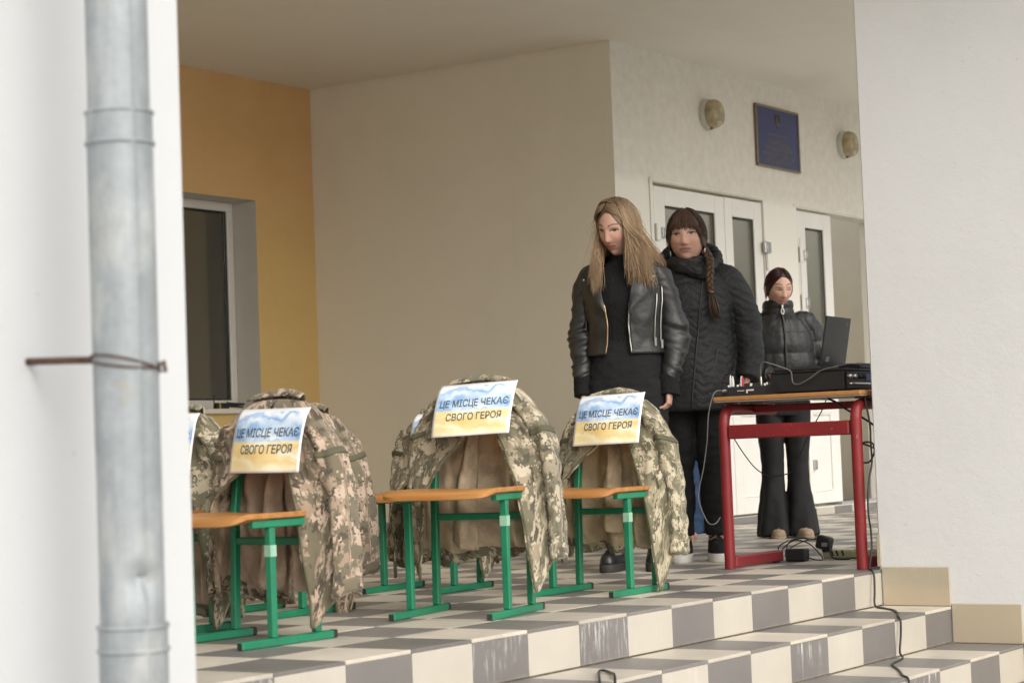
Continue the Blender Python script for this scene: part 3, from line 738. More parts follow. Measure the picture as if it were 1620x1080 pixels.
CH = [  # name, location, psi, seat, top, jacket options, poster
 dict(n='A', p=(4.83, 4.275), psi=R_(-2), seat=.402, top=.722, k=1.0,
      cl='green framed chair nearest the white pillar, its jacket sheet at the left', jl='pinkish camouflage jacket over the chair nearest the drainpipe pillar', pl='blue and yellow sheet on the leftmost fully visible chair',
      j=dict(sd=1.3, top=.752, mats=(1, 1), length=.62, dropL=.02, dropR=.08, gapL=1.0, gapR=.92), po=dict(z=.622, tilt=.30, roll_=-.012, off=(.030, .058), sd=.3)),
 dict(n='2', p=(5.815, 4.14), psi=R_(11), seat=.440, top=.772, k=1.06,
      cl='tall green framed chair in the middle of the front row', jl='camouflage jacket with beige lining over the middle front chair', pl='blue and yellow sheet highest up, on the middle front chair',
      j=dict(sd=2.6, top=.802, mats=(0, 0), length=.62, dropL=.05, dropR=.12, gapL=.90, gapR=1.0, wide=1.04), po=dict(z=.712, tilt=.50, roll_=.03, off=(.012, .052), sd=.9)),
 dict(n='3', p=(6.76, 4.18), psi=R_(1), seat=.408, top=.728, k=1.0,
      cl='green framed chair in front of the woman in the leather jacket', jl='camouflage jacket with chest pocket hanging in front of the blonde woman', pl='blue and yellow sheet in front of the blonde woman',
      j=dict(sd=4.1, top=.758, mats=(2, 2), length=.60, dropL=.05, dropR=.14, gapL=.95, gapR=.98, wide=.97), po=dict(z=.668, tilt=.38, roll_=.02, off=(.012, .056), sd=1.7)),
 dict(n='B2', p=(6.82, 5.05), psi=R_(3), seat=.405, top=.705, k=1.0,
      cl='green framed chair in the second row behind the middle chair', jl='camouflage jacket mostly hidden behind the middle front chair', pl='blue and yellow sheet peeping out behind the middle front jacket',
      j=dict(sd=5.2, top=.735, mats=(0, 0), length=.62), po=dict(z=.625, tilt=.25, off=(.035, .05), sd=2.2)),
 dict(n='A2', p=(5.77, 4.95), psi=R_(-1), seat=.405, top=.705, k=1.0,
      cl='green framed chair hidden behind the left front chair', jl='camouflage jacket showing only its sleeve behind the pinkish jacket', pl=None,
      j=dict(sd=6.4, top=.735, mats=(1, 1), length=.64, wide=1.05), po=None),
 dict(n='AL', p=(5.0, 4.86), psi=R_(0), seat=.405, top=.705, k=1.0,
      cl='green framed chair cut off by the white pillar edge', jl='camouflage jacket cut off by the white pillar edge', pl='sliver of blue and yellow sheet at the white pillar edge',
      j=dict(sd=7.7, top=.735, mats=(2, 1), length=.66), po=dict(z=.625, tilt=.25, off=(.0, .05), sd=3.1)),
]
for c in CH:
    L3 = (c['p'][0], c['p'][1], 0.0005)
    make_chair(L3, c['psi'], c['cl'], c['seat'], c['top'], c['k'])
    make_jacket(L3, c['psi'], c['jl'], **c['j'])
    if c['po']: make_poster(L3, c['psi'], c['pl'], **c['po'])

# ------------------------------------------------------------------ people
def fuse(mb, voxel, smooth_n=4, name='body'):
    """melt overlapping closed shapes into one continuous skin"""
    me = mb.mesh('tmp'); ob = bpy.data.objects.new('tmp', me); COL.objects.link(ob)
    md = ob.modifiers.new('r', 'REMESH'); md.mode = 'VOXEL'; md.voxel_size = voxel; md.use_smooth_shade = True
    if smooth_n:
        ms = ob.modifiers.new('s', 'SMOOTH'); ms.factor = .5; ms.iterations = smooth_n
    dg = bpy.context.evaluated_depsgraph_get(); out = bpy.data.meshes.new_from_object(ob.evaluated_get(dg)); out.name = name
    bpy.data.objects.remove(ob); bpy.data.meshes.remove(me); out.materials.clear()
    return out
def displace(me, fn):
    n = len(me.vertices); co = np.zeros(n*3, np.float32); no = np.zeros(n*3, np.float32)
    me.vertices.foreach_get('co', co); me.vertices.foreach_get('normal', no); co = co.reshape(-1, 3); no = no.reshape(-1, 3)
    d = np.array([fn(Vector(c), Vector(k)) for c, k in zip(co.tolist(), no.tolist())], np.float32)
    me.vertices.foreach_set('co', (co+no*d[:, None]).ravel()); me.update(); return me
def ering(cx, cy, z, rx, ry, n=24, e=1.0):
    out = []
    for k in range(n):
        a = 2*math.pi*k/n; ca, sa = math.cos(a), math.sin(a)
        out.append(Vector((cx+rx*math.copysign(abs(ca)**e, ca), cy+ry*math.copysign(abs(sa)**e, sa), z)))
    return out
def eloft(mb, rows, n=24, e=1.0): return mb.loft([ering(*r, n=n, e=e) for r in rows], 0, True)
def head_point(x, y, z, jaw=.30):
    """ellipsoid point -> sculpted head, local frame: face toward -y, z up, centre between the ears"""
    if z < 0:
        k = sstep(0, -.118, z); x *= 1-jaw*k
        if y > 0: y *= 1-.45*k
    else: x *= 1+.03*sstep(0, .06, z)
    if y < 0:
        ax = abs(x)
        y *= 1-.05*sstep(.02, -.05, z)*0
        y -= .012*math.exp(-((x/.022)**2+((z+.100)/.020)**2))
        nz = table([(-.046, 0), (-.036, .85), (-.030, 1), (-.015, .62), (.004, .34), (.020, .14), (.034, 0)], z); sg = lerp(.0085, .0150, sstep(.0, -.034, z))
        y -= .0175*nz*math.exp(-(x/sg)**2)
        y += .0100*math.exp(-(((ax-.031)/.0145)**2+((z-.009)/.0105)**2))
        y -= .0042*math.exp(-(((ax-.030)/.022)**2+((z-.028)/.008)**2))
        y -= .0050*math.exp(-(((ax-.040)/.018)**2+((z+.024)/.020)**2))
        y -= .0055*math.exp(-((x/.020)**2+((z+.063)/.0055)**2))+.0050*math.exp(-((x/.018)**2+((z+.052)/.0045)**2))
        y += .0030*math.exp(-((x/.022)**2+((z+.0575)/.0022)**2))
        y += .004*math.exp(-((x/.025)**2+((z+.078)/.008)**2))
    return Vector((x, y, z))
def add_head(mb, H, sc=1.0, ears=True, jaw=.26, wid=1.0):
    nu, nv = 72, 60; rings = []
    for i in range(1, nv):
        th = math.pi*i/nv; r = []
        for k in range(nu):
            a = 2*math.pi*k/nu
            q = head_point(.0745*math.sin(th)*math.cos(a), .094*math.sin(th)*math.sin(a), -.118*math.cos(th), jaw)*sc; q.x *= wid; r.append(H@q)
        rings.append(r)
    mb.loft(rings, 0, True)
    if ears:
        for s in (-1, 1):
            b = len(mb.v); mb.ell((s*.076*sc, .012*sc, -.006*sc), (.009*sc, .017*sc, .029*sc), 14, 10, 0, Matrix.Rotation(s*.35, 3, 'Z')); mb.xf(H, b)
def add_hand(mb, wrist, direc, palm_n, s, curl=.5, sc=1.0):
    """five-fingered hand; direc: wrist->knuckles, palm_n: way the palm faces, s: +1 thumb on cross side"""
    w_ = Vector(wrist); d = Vector(direc).normalized(); n = Vector(palm_n); n = (n-d*n.dot(d)).normalized(); c = d.cross(n)*s
    rings = []
    for t, wd, th in ((-.02, .021, .017), (.0, .022, .016), (.02, .030, .016), (.05, .038, .015), (.078, .037, .012)):
        rings.append([w_+d*t*sc+c*(wd*math.cos(a)*sc)+n*(th*math.sin(a)*sc) for a in [2*math.pi*k/14 for k in range(14)]])
    mb.loft(rings, 0, True)
    for off, L, r in ((.028, .070, .0082), (.0095, .079, .0086), (-.0095, .073, .0082), (-.027, .058, .0074)):
        p = w_+d*.070*sc+c*off*sc; path = [p]; ang = .15
        for seg in (.45, .32, .23):
            ang += curl*.75; dd = d*math.cos(ang)+n*math.sin(ang); path.append(path[-1]+dd*L*seg*sc)
        mb.tube(path, [r*1.05*sc, r*sc, r*.92*sc, r*.72*sc], 8)
    p = w_+d*.018*sc+c*.022*sc; q = p+(d*.55+c*.65+n*.35).normalized()*.036*sc; q2 = q+(d*.8+c*.15+n*.55).normalized()*.030*sc; q3 = q2+(d*.75-c*.1+n*.6).normalized()*.024*sc
    mb.tube([p, q, q2, q3], [.0125*sc, .0105*sc, .009*sc, .007*sc], 8)

def skinmat(name, tone, lips, browc, hh, op, dx=0.0, brow_z=.031, brow_w=.0033):
    """skin with lips, brows, lashes and irises drawn from the head's own coordinates"""
    k = NT(name); at = k.n('ShaderNodeAttribute'); at.attribute_name = 'head_co'; sp = k.n('ShaderNodeSeparateXYZ'); k.l(at.outputs['Vector'], sp.inputs[0])
    x, y, z = sp.outputs; mt = k.math
    def sm(v, e0, e1):
        q = k.n('ShaderNodeMapRange', interpolation_type='SMOOTHSTEP'); k.l(v, q.inputs[0]); q.inputs[1].default_value = e0; q.inputs[2].default_value = e1; return q.outputs[0]
    def mul(*a):
        r = a[0]
        for q in a[1:]: r = mt('MULTIPLY', r, q)
        return r
    def gauss(cx, wx, cz, wz, src):
        return mt('POWER', 2.718, mt('MULTIPLY', -1.0, mt('ADD', mt('POWER', mt('DIVIDE', mt('SUBTRACT', src, cx), wx), 2.0), mt('POWER', mt('DIVIDE', mt('SUBTRACT', z, cz), wz), 2.0))))
    ax = mt('ABSOLUTE', x); front = sm(y, -.02, -.05)
    P = k.obj(); n = k.noise(P, 45, 5, .6); n2 = k.noise(P, 150, 3)
    c = k.mix(mt('MULTIPLY', n, .30), tone, (tone[0]*.86, tone[1]*.70, tone[2]*.66)); c = k.mix(k.ramp(n2, [(.55, (0, 0, 0)), (.75, (.22, .22, .22))]), c, (tone[0]*.70, tone[1]*.58, tone[2]*.52))
    red = (tone[0]*.96, tone[1]*.70, tone[2]*.65)
    c = k.mix(mul(front, gauss(.040, .020, -.028, .020, ax), .55), c, red); c = k.mix(mul(front, gauss(0.0, .013, -.033, .009, ax), .55), c, red); c = k.mix(mul(front, gauss(0.0, .020, -.100, .012, ax), .35), c, red)
    c = k.mix(mul(front, gauss(.0305, .017, -.002, .006, ax), .40), c, (tone[0]*.72, tone[1]*.58, tone[2]*.58))
    # brows
    bz = mt('SUBTRACT', brow_z+.005, mt('MULTIPLY', 13.0, mt('POWER', mt('SUBTRACT', ax, .034), 2.0)))
    bm_ = mul(front, sm(mt('ABSOLUTE', mt('SUBTRACT', z, bz)), brow_w*1.25, brow_w*.35), sm(ax, .009, .014), sm(ax, .054, .046), mt('ADD', .55, mt('MULTIPLY', n2, .6)))
    c = k.mix(bm_, c, browc)
    # eyes
    ex = mt('DIVIDE', mt('SUBTRACT', ax, .0315), .0165); ez = mt('SUBTRACT', z, .0085)
    arch = mt('SQRT', mt('MAXIMUM', 0.0, mt('SUBTRACT', 1.0, mt('POWER', ex, 2.0)))); ins = mul(front, sm(mt('ABSOLUTE', ex), 1.12, .98))
    top_ = mt('MULTIPLY', arch, hh); bot = mt('MULTIPLY', arch, -.72*hh)
    lash = top_
    if op > .2:
        om = mul(ins, sm(mt('SUBTRACT', top_, ez), -.0004, .0006), sm(mt('SUBTRACT', ez, bot), -.0004, .0006)); c = k.mix(om, c, (.36, .31, .285))
        ix = mt('SUBTRACT', mt('SUBTRACT', x, mt('MULTIPLY', mt('SIGN', x), .0315)), dx)
        ir = mt('SQRT', mt('ADD', mt('POWER', ix, 2.0), mt('POWER', mt('SUBTRACT', ez, .0006), 2.0)))
        c = k.mix(mul(om, sm(ir, .0068, .0058)), c, (.050, .036, .026)); c = k.mix(mul(om, sm(ir, .0030, .0022)), c, (.006, .005, .005))
    else: lash = mt('MULTIPLY', arch, -.75*hh)
    c = k.mix(mul(ins, sm(mt('ABSOLUTE', mt('SUBTRACT', ez, lash)), .0034, .0014), .95), c, (.030, .020, .018))
    c = k.mix(mul(ins, sm(mt('ABSOLUTE', mt('SUBTRACT', ez, mt('ADD', .0048, mt('MULTIPLY', arch, max(hh, .005))))), .0018, .0004), .45 if op > .2 else .15), c, (tone[0]*.5, tone[1]*.38, tone[2]*.34))
    # mouth
    lh = mt('ADD', .0028, mt('MULTIPLY', .0068, mt('MAXIMUM', 0.0, mt('SUBTRACT', 1.0, mt('POWER', mt('DIVIDE', ax, .0245), 2.0)))))
    lm = mul(front, sm(mt('ABSOLUTE', mt('ADD', z, .0585)), 0.0, 1.0)); ld = mt('DIVIDE', mt('ABSOLUTE', mt('ADD', z, .0580)), lh)
    c = k.mix(mul(front, sm(ld, 1.15, .80), sm(ax, .0255, .0225)), c, lips)
    c = k.mix(mul(front, sm(mt('ABSOLUTE', mt('ADD', z, mt('ADD', .0572, mt('MULTIPLY', ax, .06)))), .0016, .0004), sm(ax, .0265, .0230), .85), c, (lips[0]*.30, lips[1]*.22, lips[2]*.20))
    c = k.mix(mul(front, gauss(.0070, .0042, -.0415, .0024, ax), .75), c, (tone[0]*.22, tone[1]*.12, tone[2]*.10))
    k.col(c); k.l(mt('ADD', .40, mt('MULTIPLY', n, .22)), k.p.inputs['Roughness']); k.p.inputs['Subsurface Weight'].default_value = .10; k.p.inputs['Subsurface Radius'].default_value = (.01, .004, .002); k.p.inputs['Subsurface Scale'].default_value = .3
    k.bump(mt('ADD', k.noise(P, 300, 3), mt('MULTIPLY', n, .8)), .12, .002); return k.mat
def finish_skin(me, H, sc, jaw=.26, wid=1.0):
    """pull the fused skin back onto the sculpted head and store the head's own coordinates for the skin shader"""
    from mathutils.bvhtree import BVHTree
    hb = MB(); add_head(hb, H, sc, False, jaw, wid); bv = BVHTree.FromPolygons([Vector(p) for p in hb.v], hb.f)
    inv = H.inverted(); n = len(me.vertices); buf = np.zeros((n, 3), np.float32); buf[:, 1] = 1.0
    for i, v in enumerate(me.vertices):
        q = (inv@v.co)/sc
        if abs(q.x) < .10 and -.14 < q.y < .11 and -.14 < q.z < .13:
            if q.y < .02 and q.z > -.112:
                hit = bv.find_nearest(v.co)
                if hit[0] is not None and hit[3] < .006: v.co = hit[0]; q = (inv@v.co)/sc
            buf[i] = (q.x/wid, q.y, q.z)
    at = me.attributes.new('head_co', 'FLOAT_VECTOR', 'POINT'); at.data.foreach_set('vector', buf.ravel()); me.update()

def hairmat(name, root, tip, rough=.38):
    k = NT(name); U = k.uvc(); s = k.n('ShaderNodeSeparateXYZ'); k.l(U, s.inputs[0])
    c = k.ramp(s.outputs[1], [(0, root), (.14, root), (.42, tuple(lerp(a, b, .75) for a, b in zip(root, tip))), (1, tip)])
    v = k.noise(k.map(U, (40, 0, 0)), 1.0, 2); c = k.mix(k.ramp(v, [(.3, (0, 0, 0)), (.75, (.75, .75, .75))]), c, tuple(x*.50 for x in tip))
    c = k.mix(k.ramp(k.noise(k.map(U, (23, 0, 0), (3, 0, 0)), 1.0, 2), [(.55, (0, 0, 0)), (.75, (.6, .6, .6))]), c, tuple(min(1, x*1.5) for x in tip))
    k.col(c); k.set(Roughness=rough); k.p.inputs['Specular IOR Level'].default_value = .28
    return k.mat
def strand(mb, path, r, u, seg=5, taper=.35, flat=.45):
    """one lock of hair with uv: u = lock id, v = root to tip"""
    path = [Vector(p) for p in path]; N = len(path); b = len(mb.v)
    rs = [r*(.55+.45*sstep(0, .12, i/(N-1)))*lerp(1, taper, sstep(.55, 1, i/(N-1))) for i in range(N)]
    mb.tube(path, rs, seg, 0, True, flat); mb.has_uv = True
    mb.uv[b:] = [(u, (i//seg)/(N-1)) for i in range(len(mb.v)-b)]

def cloth(name, c, rough=.8, bump=.5, bscale=22, var=.15, sheen=.0, spec=.3, fine=600):
    k = NT(name); P = k.obj(); n = k.noise(P, 7, 5)
    k.col(k.ramp(n, [(.3, tuple(x*(1-var) for x in c)), (.7, tuple(x*(1+var) for x in c))])); k.set(Roughness=rough)
    k.p.inputs['Specular IOR Level'].default_value = spec
    if sheen: k.p.inputs['Sheen Weight'].default_value = sheen
    h_ = k.math('ADD', k.math('MULTIPLY', k.noise(P, bscale, 5, .6), 1.0), k.math('MULTIPLY', k.noise(P, fine, 1), .08)); k.bump(h_, bump, .012)
    return k.mat
def leather(name):
    k = NT(name); P = k.obj(); a = k.noise(P, 14, 6, .6); b = k.noise(P, 330, 3)
    k.col(k.ramp(a, [(.35, (.012, .0125, .013)), (.7, (.028, .029, .028))]))
    k.l(k.math('ADD', .30, k.math('MULTIPLY', a, .25)), k.p.inputs['Roughness']); k.p.inputs['Specular IOR Level'].default_value = .55
    k.bump(k.math('ADD', k.math('MULTIPLY', a, 1.0), k.math('MULTIPLY', b, .10)), .5, .010); return k.mat
def quilt(name):
    """thin padded nylon: stitched wavering chevron rows"""
    k = NT(name); P = k.obj(); s = k.n('ShaderNodeSeparateXYZ'); k.l(P, s.inputs[0])
    ax = k.math('ABSOLUTE', s.outputs[0]); nz = k.noise(P, 9, 4, .6)
    ph = k.math('ADD', k.math('MULTIPLY', s.outputs[2], 150.0), k.math('ADD', k.math('MULTIPLY', k.math('PINGPONG', s.outputs[0], .055), 100.0), k.math('MULTIPLY', nz, 16.0)))
    row = k.math('ABSOLUTE', k.math('SINE', k.math('MULTIPLY', ph, .5)))
    ph2 = k.math('ADD', k.math('MULTIPLY', s.outputs[2], 150.0), k.math('SUBTRACT', k.math('MULTIPLY', nz, 6.0), k.math('MULTIPLY', k.math('PINGPONG', s.outputs[0], .07), 200.0)))
    hgt = k.math('ADD', k.math('POWER', row, .5), k.math('MULTIPLY', k.noise(P, 60, 4), .8))
    k.col(k.ramp(k.noise(P, 8, 4), [(.3, (.009, .0095, .010)), (.7, (.020, .021, .022))])); k.set(Roughness=.58); k.p.inputs['Specular IOR Level'].default_value = .35
    k.bump(hgt, .30, .009); return k.mat
M['leather'] = leather('black_leather'); M['knit'] = cloth('black_knit', (.010, .010, .011), .95, .5, 90); M['blackcloth'] = cloth('black_trouser_cloth', (.011, .011, .012), .85, .5, 16)
M['quilt'] = quilt('black_quilted_nylon'); M['puffer'] = cloth('black_puffer_nylon', (.014, .0145, .015), .42, .45, 34, spec=.45)
M['denim'] = cloth('blue_denim', (.045, .085, .17), .9, .5, 30, .3); M['flare'] = cloth('black_jersey', (.016, .016, .016), .75, .3, 12)
M['zip'] = simple('zip_metal', (.55, .54, .50), .3, .9); M['gold'] = simple('gold_metal', (.55, .40, .20), .3, .9)
M['shoe_black'] = cloth('black_canvas', (.012, .012, .014), .8, .4, 80); M['sole'] = simple('white_rubber', (.70, .69, .66), .6); M['suede'] = cloth('beige_suede', (.34, .25, .18), .9, .4, 60)
M['gum'] = simple('gum_rubber', (.42, .32, .20), .6); M['boot'] = simple('boot_leather', (.016, .016, .018), .35, bump=.2, bscale=60); M['scrunchie'] = simple('hair_tie', (.22, .09, .10), .8)

def face_cam(x, y): return math.atan2(-x, y)
def head_mat(pos, yaw=0.0, pitch=0.0, roll_=0.0):
    """yaw>0 turns the face toward +x, pitch>0 bows it"""
    return Matrix.Translation(Vector(pos))@Matrix.Rotation(yaw, 4, 'Z')@Matrix.Rotation(pitch, 4, 'X')@Matrix.Rotation(roll_, 4, 'Y')
def body_shapes(mb, K, H, arms, legs, hc=1.0):
    """torso, neck, head, arms, hands, legs and feet; K scales widths"""
    sh = arms[0][0].z
    eloft(mb, [(0, .01, legs[0][0].z-.06, .10*K, .09*K), (0, .01, legs[0][0].z, .155*K, .105*K), (0, .005, legs[0][0].z+.10, .150*K, .10*K), (0, 0, sh-.33, .120*K, .085*K), (0, 0, sh-.18, .142*K, .10*K), (0, .01, sh-.06, .155*K, .095*K), (0, .02, sh, .135*K, .075*K), (0, .025, sh+.04, .075*K, .058*K)])
    hp = H.translation; nb = Vector((0, .025, sh+.0)); nt_ = H@Vector((0, .018, -.055))
    mb.tube([nb, nb.lerp(nt_, .5)+Vector((0, .004, 0)), nt_, H@Vector((0, .012, .0))], [.060*K, .052, .050, .050], 18)
    for P in arms:
        mb.tube(smooth_path(P, 5), [lerp(.050, .026, i/(len(P)*5-5))*K for i in range(len(P)*5-4)], 14)
    for P in legs:
        mb.tube(smooth_path(P, 5), [lerp(.082, .036, i/(len(P)*5-5))*K for i in range(len(P)*5-4)], 16)
        f = P[-1]; mb.tube([f, f+Vector((0, -.01, -.035)), f+Vector((0, -.09, -.05))], [.034*K, .030, .022], 12)

def shoe(parent, pos, ang, mat, sole, L=.245, W=.043, Hh=.075, sole_h=.028, name='shoe', toe=.6):
    """rounded shoe pointing to local -y turned by ang"""
    R3 = Matrix.Rotation(ang, 3, 'Z'); P0 = Vector(pos)
    def outline(f, k): 
        a = 2*math.pi*k/28; ca, sa = math.cos(a), math.sin(a)
        y = -sa*L/2-L*.22; wx = W*(1.0 if sa < 0 else 1-.0*sa)*(1+.10*math.sin(a))*f
        return Vector((wx*math.copysign(abs(ca)**.75, ca), -L*.22-L/2*math.copysign(abs(sa)**.85, sa)*(.5*(1+f)), 0))
    m = MB(); rings = []
    for f, z in ((.96, .0), (1.0, .006), (1.0, sole_h*.9), (.97, sole_h)):
        rings.append([P0+R3@(outline(f, k)+Vector((0, 0, z))) for k in range(28)])
    m.loft(rings, 0, True); so_ = m.build('sole', sole, parent, 50)
    m = MB(); rings = []
    for t in (0, .2, .45, .7, .88, 1):
        r = []
        for k in range(28):
            p = outline(lerp(.97, .60, t**1.6), k); back = sstep(-L*.35, .06, p.y)
            ztop = lerp(Hh*toe, Hh*1.55, back); p.y = lerp(p.y, p.y*.78+(.02 if p.y > -.05 else -.03), t*.75)
            r.append(P0+R3@(p+Vector((0, 0, sole_h-.002+ztop*(1-(1-t)**1.7)*(.75+.25*back)))))
        rings.append(r)
    m.loft(rings, 0, True); s_ = m.build(name, mat, parent, True); so_.parent = s_; return s_

def garment(name, shapes, voxel, mat, parent, smooth_n=3, fn=None):
    mb = MB(); shapes(mb); me = fuse(mb, voxel, smooth_n, name)
    if fn: displace(me, fn)
    return link(name, me, mat, parent, True)
V = Vector
def wrinkle(a1=.006, f1=9, a2=.003, f2=26, sq=(1, 1, 2.2), sd=0.0):
    def fn(c, n):
        q = V((c.x*sq[0], c.y*sq[1], c.z*sq[2]))
        r = noise.noise(q*f1+V((sd, 0, 0))); return a1*(1-abs(r)*2.2)+a2*noise.noise(q*f2+V((0, sd, 0)))
    return fn

# ---------- blonde woman in the leather jacket
def woman_leather():
    x0, y0 = 7.967, 4.757
    P = empty('person', (x0, y0, .0005), face_cam(x0, y0)-R_(9), 'blonde woman with bowed head in a black leather biker jacket', 'person')
    H = head_mat((-.005, -.055, 1.545), -R_(25), R_(19), R_(4)); sc = 1.07
    arms = [[V((-.152, .02, 1.335)), V((-.182, .03, 1.20)), V((-.193, .03, 1.06)), V((-.197, .005, .93)), V((-.196, -.02, .835))],
            [V((.152, .02, 1.335)), V((.190, .04, 1.20)), V((.214, .04, 1.06)), V((.212, .0, .93)), V((.196, -.03, .825))]]
    legs = [[V((-.085, 0, .86)), V((-.09, -.01, .66)), V((-.09, .0, .46)), V((-.09, .02, .25)), V((-.09, .03, .10))], [V((.085, 0, .86)), V((.09, -.01, .66)), V((.09, .0, .46)), V((.09, .02, .25)), V((.09, .03, .10))]]
    mb = MB(); body_shapes(mb, .97, H, arms, legs); add_head(mb, H, sc, True, .20)
    add_hand(mb, (-.196, -.022, .825), (.03, -.10, -1), (1, 0, 0), -1, .55); add_hand(mb, (.195, -.033, .815), (-.05, -.12, -1), (-1, 0, 0), 1, .75)
    me = fuse(mb, .0036, 3, 'body'); tone = (.53, .325, .245)
    finish_skin(me, H, sc, .20)
    link('body', me, skinmat('skin_fair', tone, (.40, .135, .115), (.10, .058, .035), .0050, .3, 0.0, .031, .0044), P, True)
    # trousers and sweater under the jacket
    def tr(mb):
        eloft(mb, [(0, .005, .78, .172, .118), (0, .005, .87, .172, .118), (0, .0, .96, .160, .108), (0, 0, 1.05, .140, .098)], e=.9)
        for s in (-1, 1): mb.tube([V((s*.085, .0, .84)), V((s*.09, -.01, .64)), V((s*.093, .0, .42)), V((s*.095, .02, .12))], [.098, .090, .080, .078], 20)
    garment('trousers', tr, .008, M['blackcloth'], P, 3, wrinkle(.004, 7, .002, 22))
    def sw(mb):
        eloft(mb, [(0, 0, .985, .150, .105), (0, 0, 1.08, .140, .102), (0, -.005, 1.20, .155, .118), (0, 0, 1.30, .158, .105), (0, .012, 1.37, .110, .080), (0, .010, 1.40, .066, .064), (0, .004, 1.432, .058, .058), (0, .0, 1.448, .056, .056)])
    garment('sweater', sw, .007, M['knit'], P, 2, lambda c, n: .0016*math.sin(math.atan2(c.x, -c.y)*60)+.002*noise.noise(c*25))
    # jacket: shell open down the front
    ZC = [(1.425, .074, .070, .012, .060), (1.408, .098, .078, .014, .070), (1.390, .130, .088, .012, .080), (1.368, .152, .100, .006, .085), (1.34, .168, .112, .002, .084), (1.30, .176, .122, -.002, .078), (1.24, .184, .130, -.006, .066), (1.17, .180, .130, -.006, .052), (1.10, .174, .126, -.004, .046), (1.03, .172, .124, -.002, .050), (.985, .176, .128, 0, .056), (.972, .178, .130, 0, .058)]
    def ZV(z, k): return table([(q[0], q[k]) for q in reversed(ZC)], z)
    def shell(z, q, off=0.0):
        a, b, cy, g = ZV(z, 1)+off, ZV(z, 2)+off, ZV(z, 3), ZV(z, 4)
        asym = g*(1.25 if q < 0 else .80)*(1 if z > 1.2 else 1)
        pm = math.pi-math.asin(min(.95, asym/a)); ph = q*pm
        w_ = .006*noise.noise(V((ph*1.4, z*9, 3)))+.004*noise.noise(V((ph*4, z*22, 8)))
        return V((a*math.sin(ph), cy+b*math.cos(ph), z))+V((math.sin(ph), math.cos(ph), 0))*w_
    zs_ = [lerp(1.425, .972, (i/40)**.9) for i in range(41)]; nc = 90
    m = MB(); vs = [shell(z, lerp(-1, 1, c/(nc-1))) for z in zs_ for c in range(nc)]
    m._add(vs, [(r*nc+c, r*nc+c+1, (r+1)*nc+c+1, (r+1)*nc+c) for r in range(40) for c in range(nc-1)], 0, [(0, 0)]*len(vs))
    me = m.mesh('leather_jacket'); me.materials.append(M['leather']); me.materials.append(M['blackcloth']); jk = link('leather_jacket', solid(me, .005, False), [], P, True)
    for s, A_ in zip((-1, 1), arms):
        pth = smooth_path([V((s*.110, .018, 1.340)), V((s*.158, .020, 1.318)), V((s*.190, .028, 1.225))]+[A_[2]+V((s*.006, .004, 0)), A_[3]+V((s*.004, 0, 0)), A_[4]+V((0, 0, .03))], 16); N = len(pth)
        rad = [(0, .046), (.12, .060), (.3, .057), (.5, .052), (.62, .052), (.8, .046), (1, .041)]
        mb = MB(); mb.tube(pth, [table(rad, i/(N-1)) for i in range(N)], 40)
        me = mb.mesh('sleeve'); me.update()
        def wf(c, n, s=s):
            q = V((c.x*.6, c.y*.6, c.z*1.0)); el = math.exp(-((c.z-1.06)/.07)**2)
            cr = noise.noise(V((c.x*6+s, c.y*6, c.z*26+c.x*10*s)))
            return .012*(1-abs(cr)*2.6)*(.45+1.0*el+.5*math.exp(-((c.z-.90)/.05)**2))+.004*noise.noise(c*17)+.010*el
        displace(me, wf); link('sleeve', me, M['leather'], jk, True)
        w_ = A_[4]; mb = MB(); cp = [w_+V((0, 0, .045)), w_+V((0, -.003, .0)), w_+V((0, -.008, -.035)), w_+V((0, -.010, -.045))]
        mb.tube(smooth_path(cp, 5), [.044]*6+[.046]*6+[.046]*3+[.040], 28)
        me = mb.mesh('knit_cuff'); displace(me, lambda c, n: .0015*math.sin(math.atan2(c.x-w_.x, c.y-w_.y)*30)+.003*noise.noise(c*30)); link('knit_cuff', me, M['knit'], jk, True)
        # shoulder strap with a stud
        mb = MB(); rr = []
        for i in range(10):
            t = i/9; c0 = V((s*lerp(.085, .185, t), .012, table([(0, 1.414), (.4, 1.396), (.75, 1.366), (1, 1.338)], t)+.012))
            rr.append([c0+V((0, -.020, 0)), c0+V((0, -.020, .006)), c0+V((0, .020, .006)), c0+V((0, .020, 0))])
        mb.loft(rr, 0, True); mb.build('shoulder_strap', M['leather'], jk, 40)
        mb = MB(); mb.ell((s*.172, -.008, 1.364), (.007, .007, .005), 10, 6); mb.build('stud', M['zip'], jk, True)
    # lapels folded back from the opening
    for s in (-1, 1):
        m = MB(); rows = []
        for i in range(15):
            t = i/14; z = lerp(1.415, 1.165, t); wd = table([(0, .16), (.28, .36), (.36, .20), (.55, .30), (1, .01)], t)
            row = []
            for k in range(7):
                q = s*(1-wd*k/6); p = shell(z-.02*(k/6)*sstep(.3, .5, t), q, .004+.013*math.sin(min(1, k/6+.15)*math.pi*.85)); row.append(p+V((0, -.004, 0)))
            rows.append(row)
        m.loft(rows, 0, False, False, [(0, 0)]*105); me = m.mesh('lapel'); me.materials.append(M['leather']); me.materials.append(M['leather'])
        link('lapel', solid(me, .005, s > 0), [], jk, 35)
        m = MB(); m.tube([shell(lerp(1.20, .975, i/20), s*.999, .004) for i in range(21)], .0034, 6); m.build('zip', M['gold'] if s < 0 else M['zip'], jk, True)
        m = MB(); m.ell(shell(1.315, s*.80, .022), (.006, .006, .006), 10, 6); m.build('stud', M['zip'], jk, True)
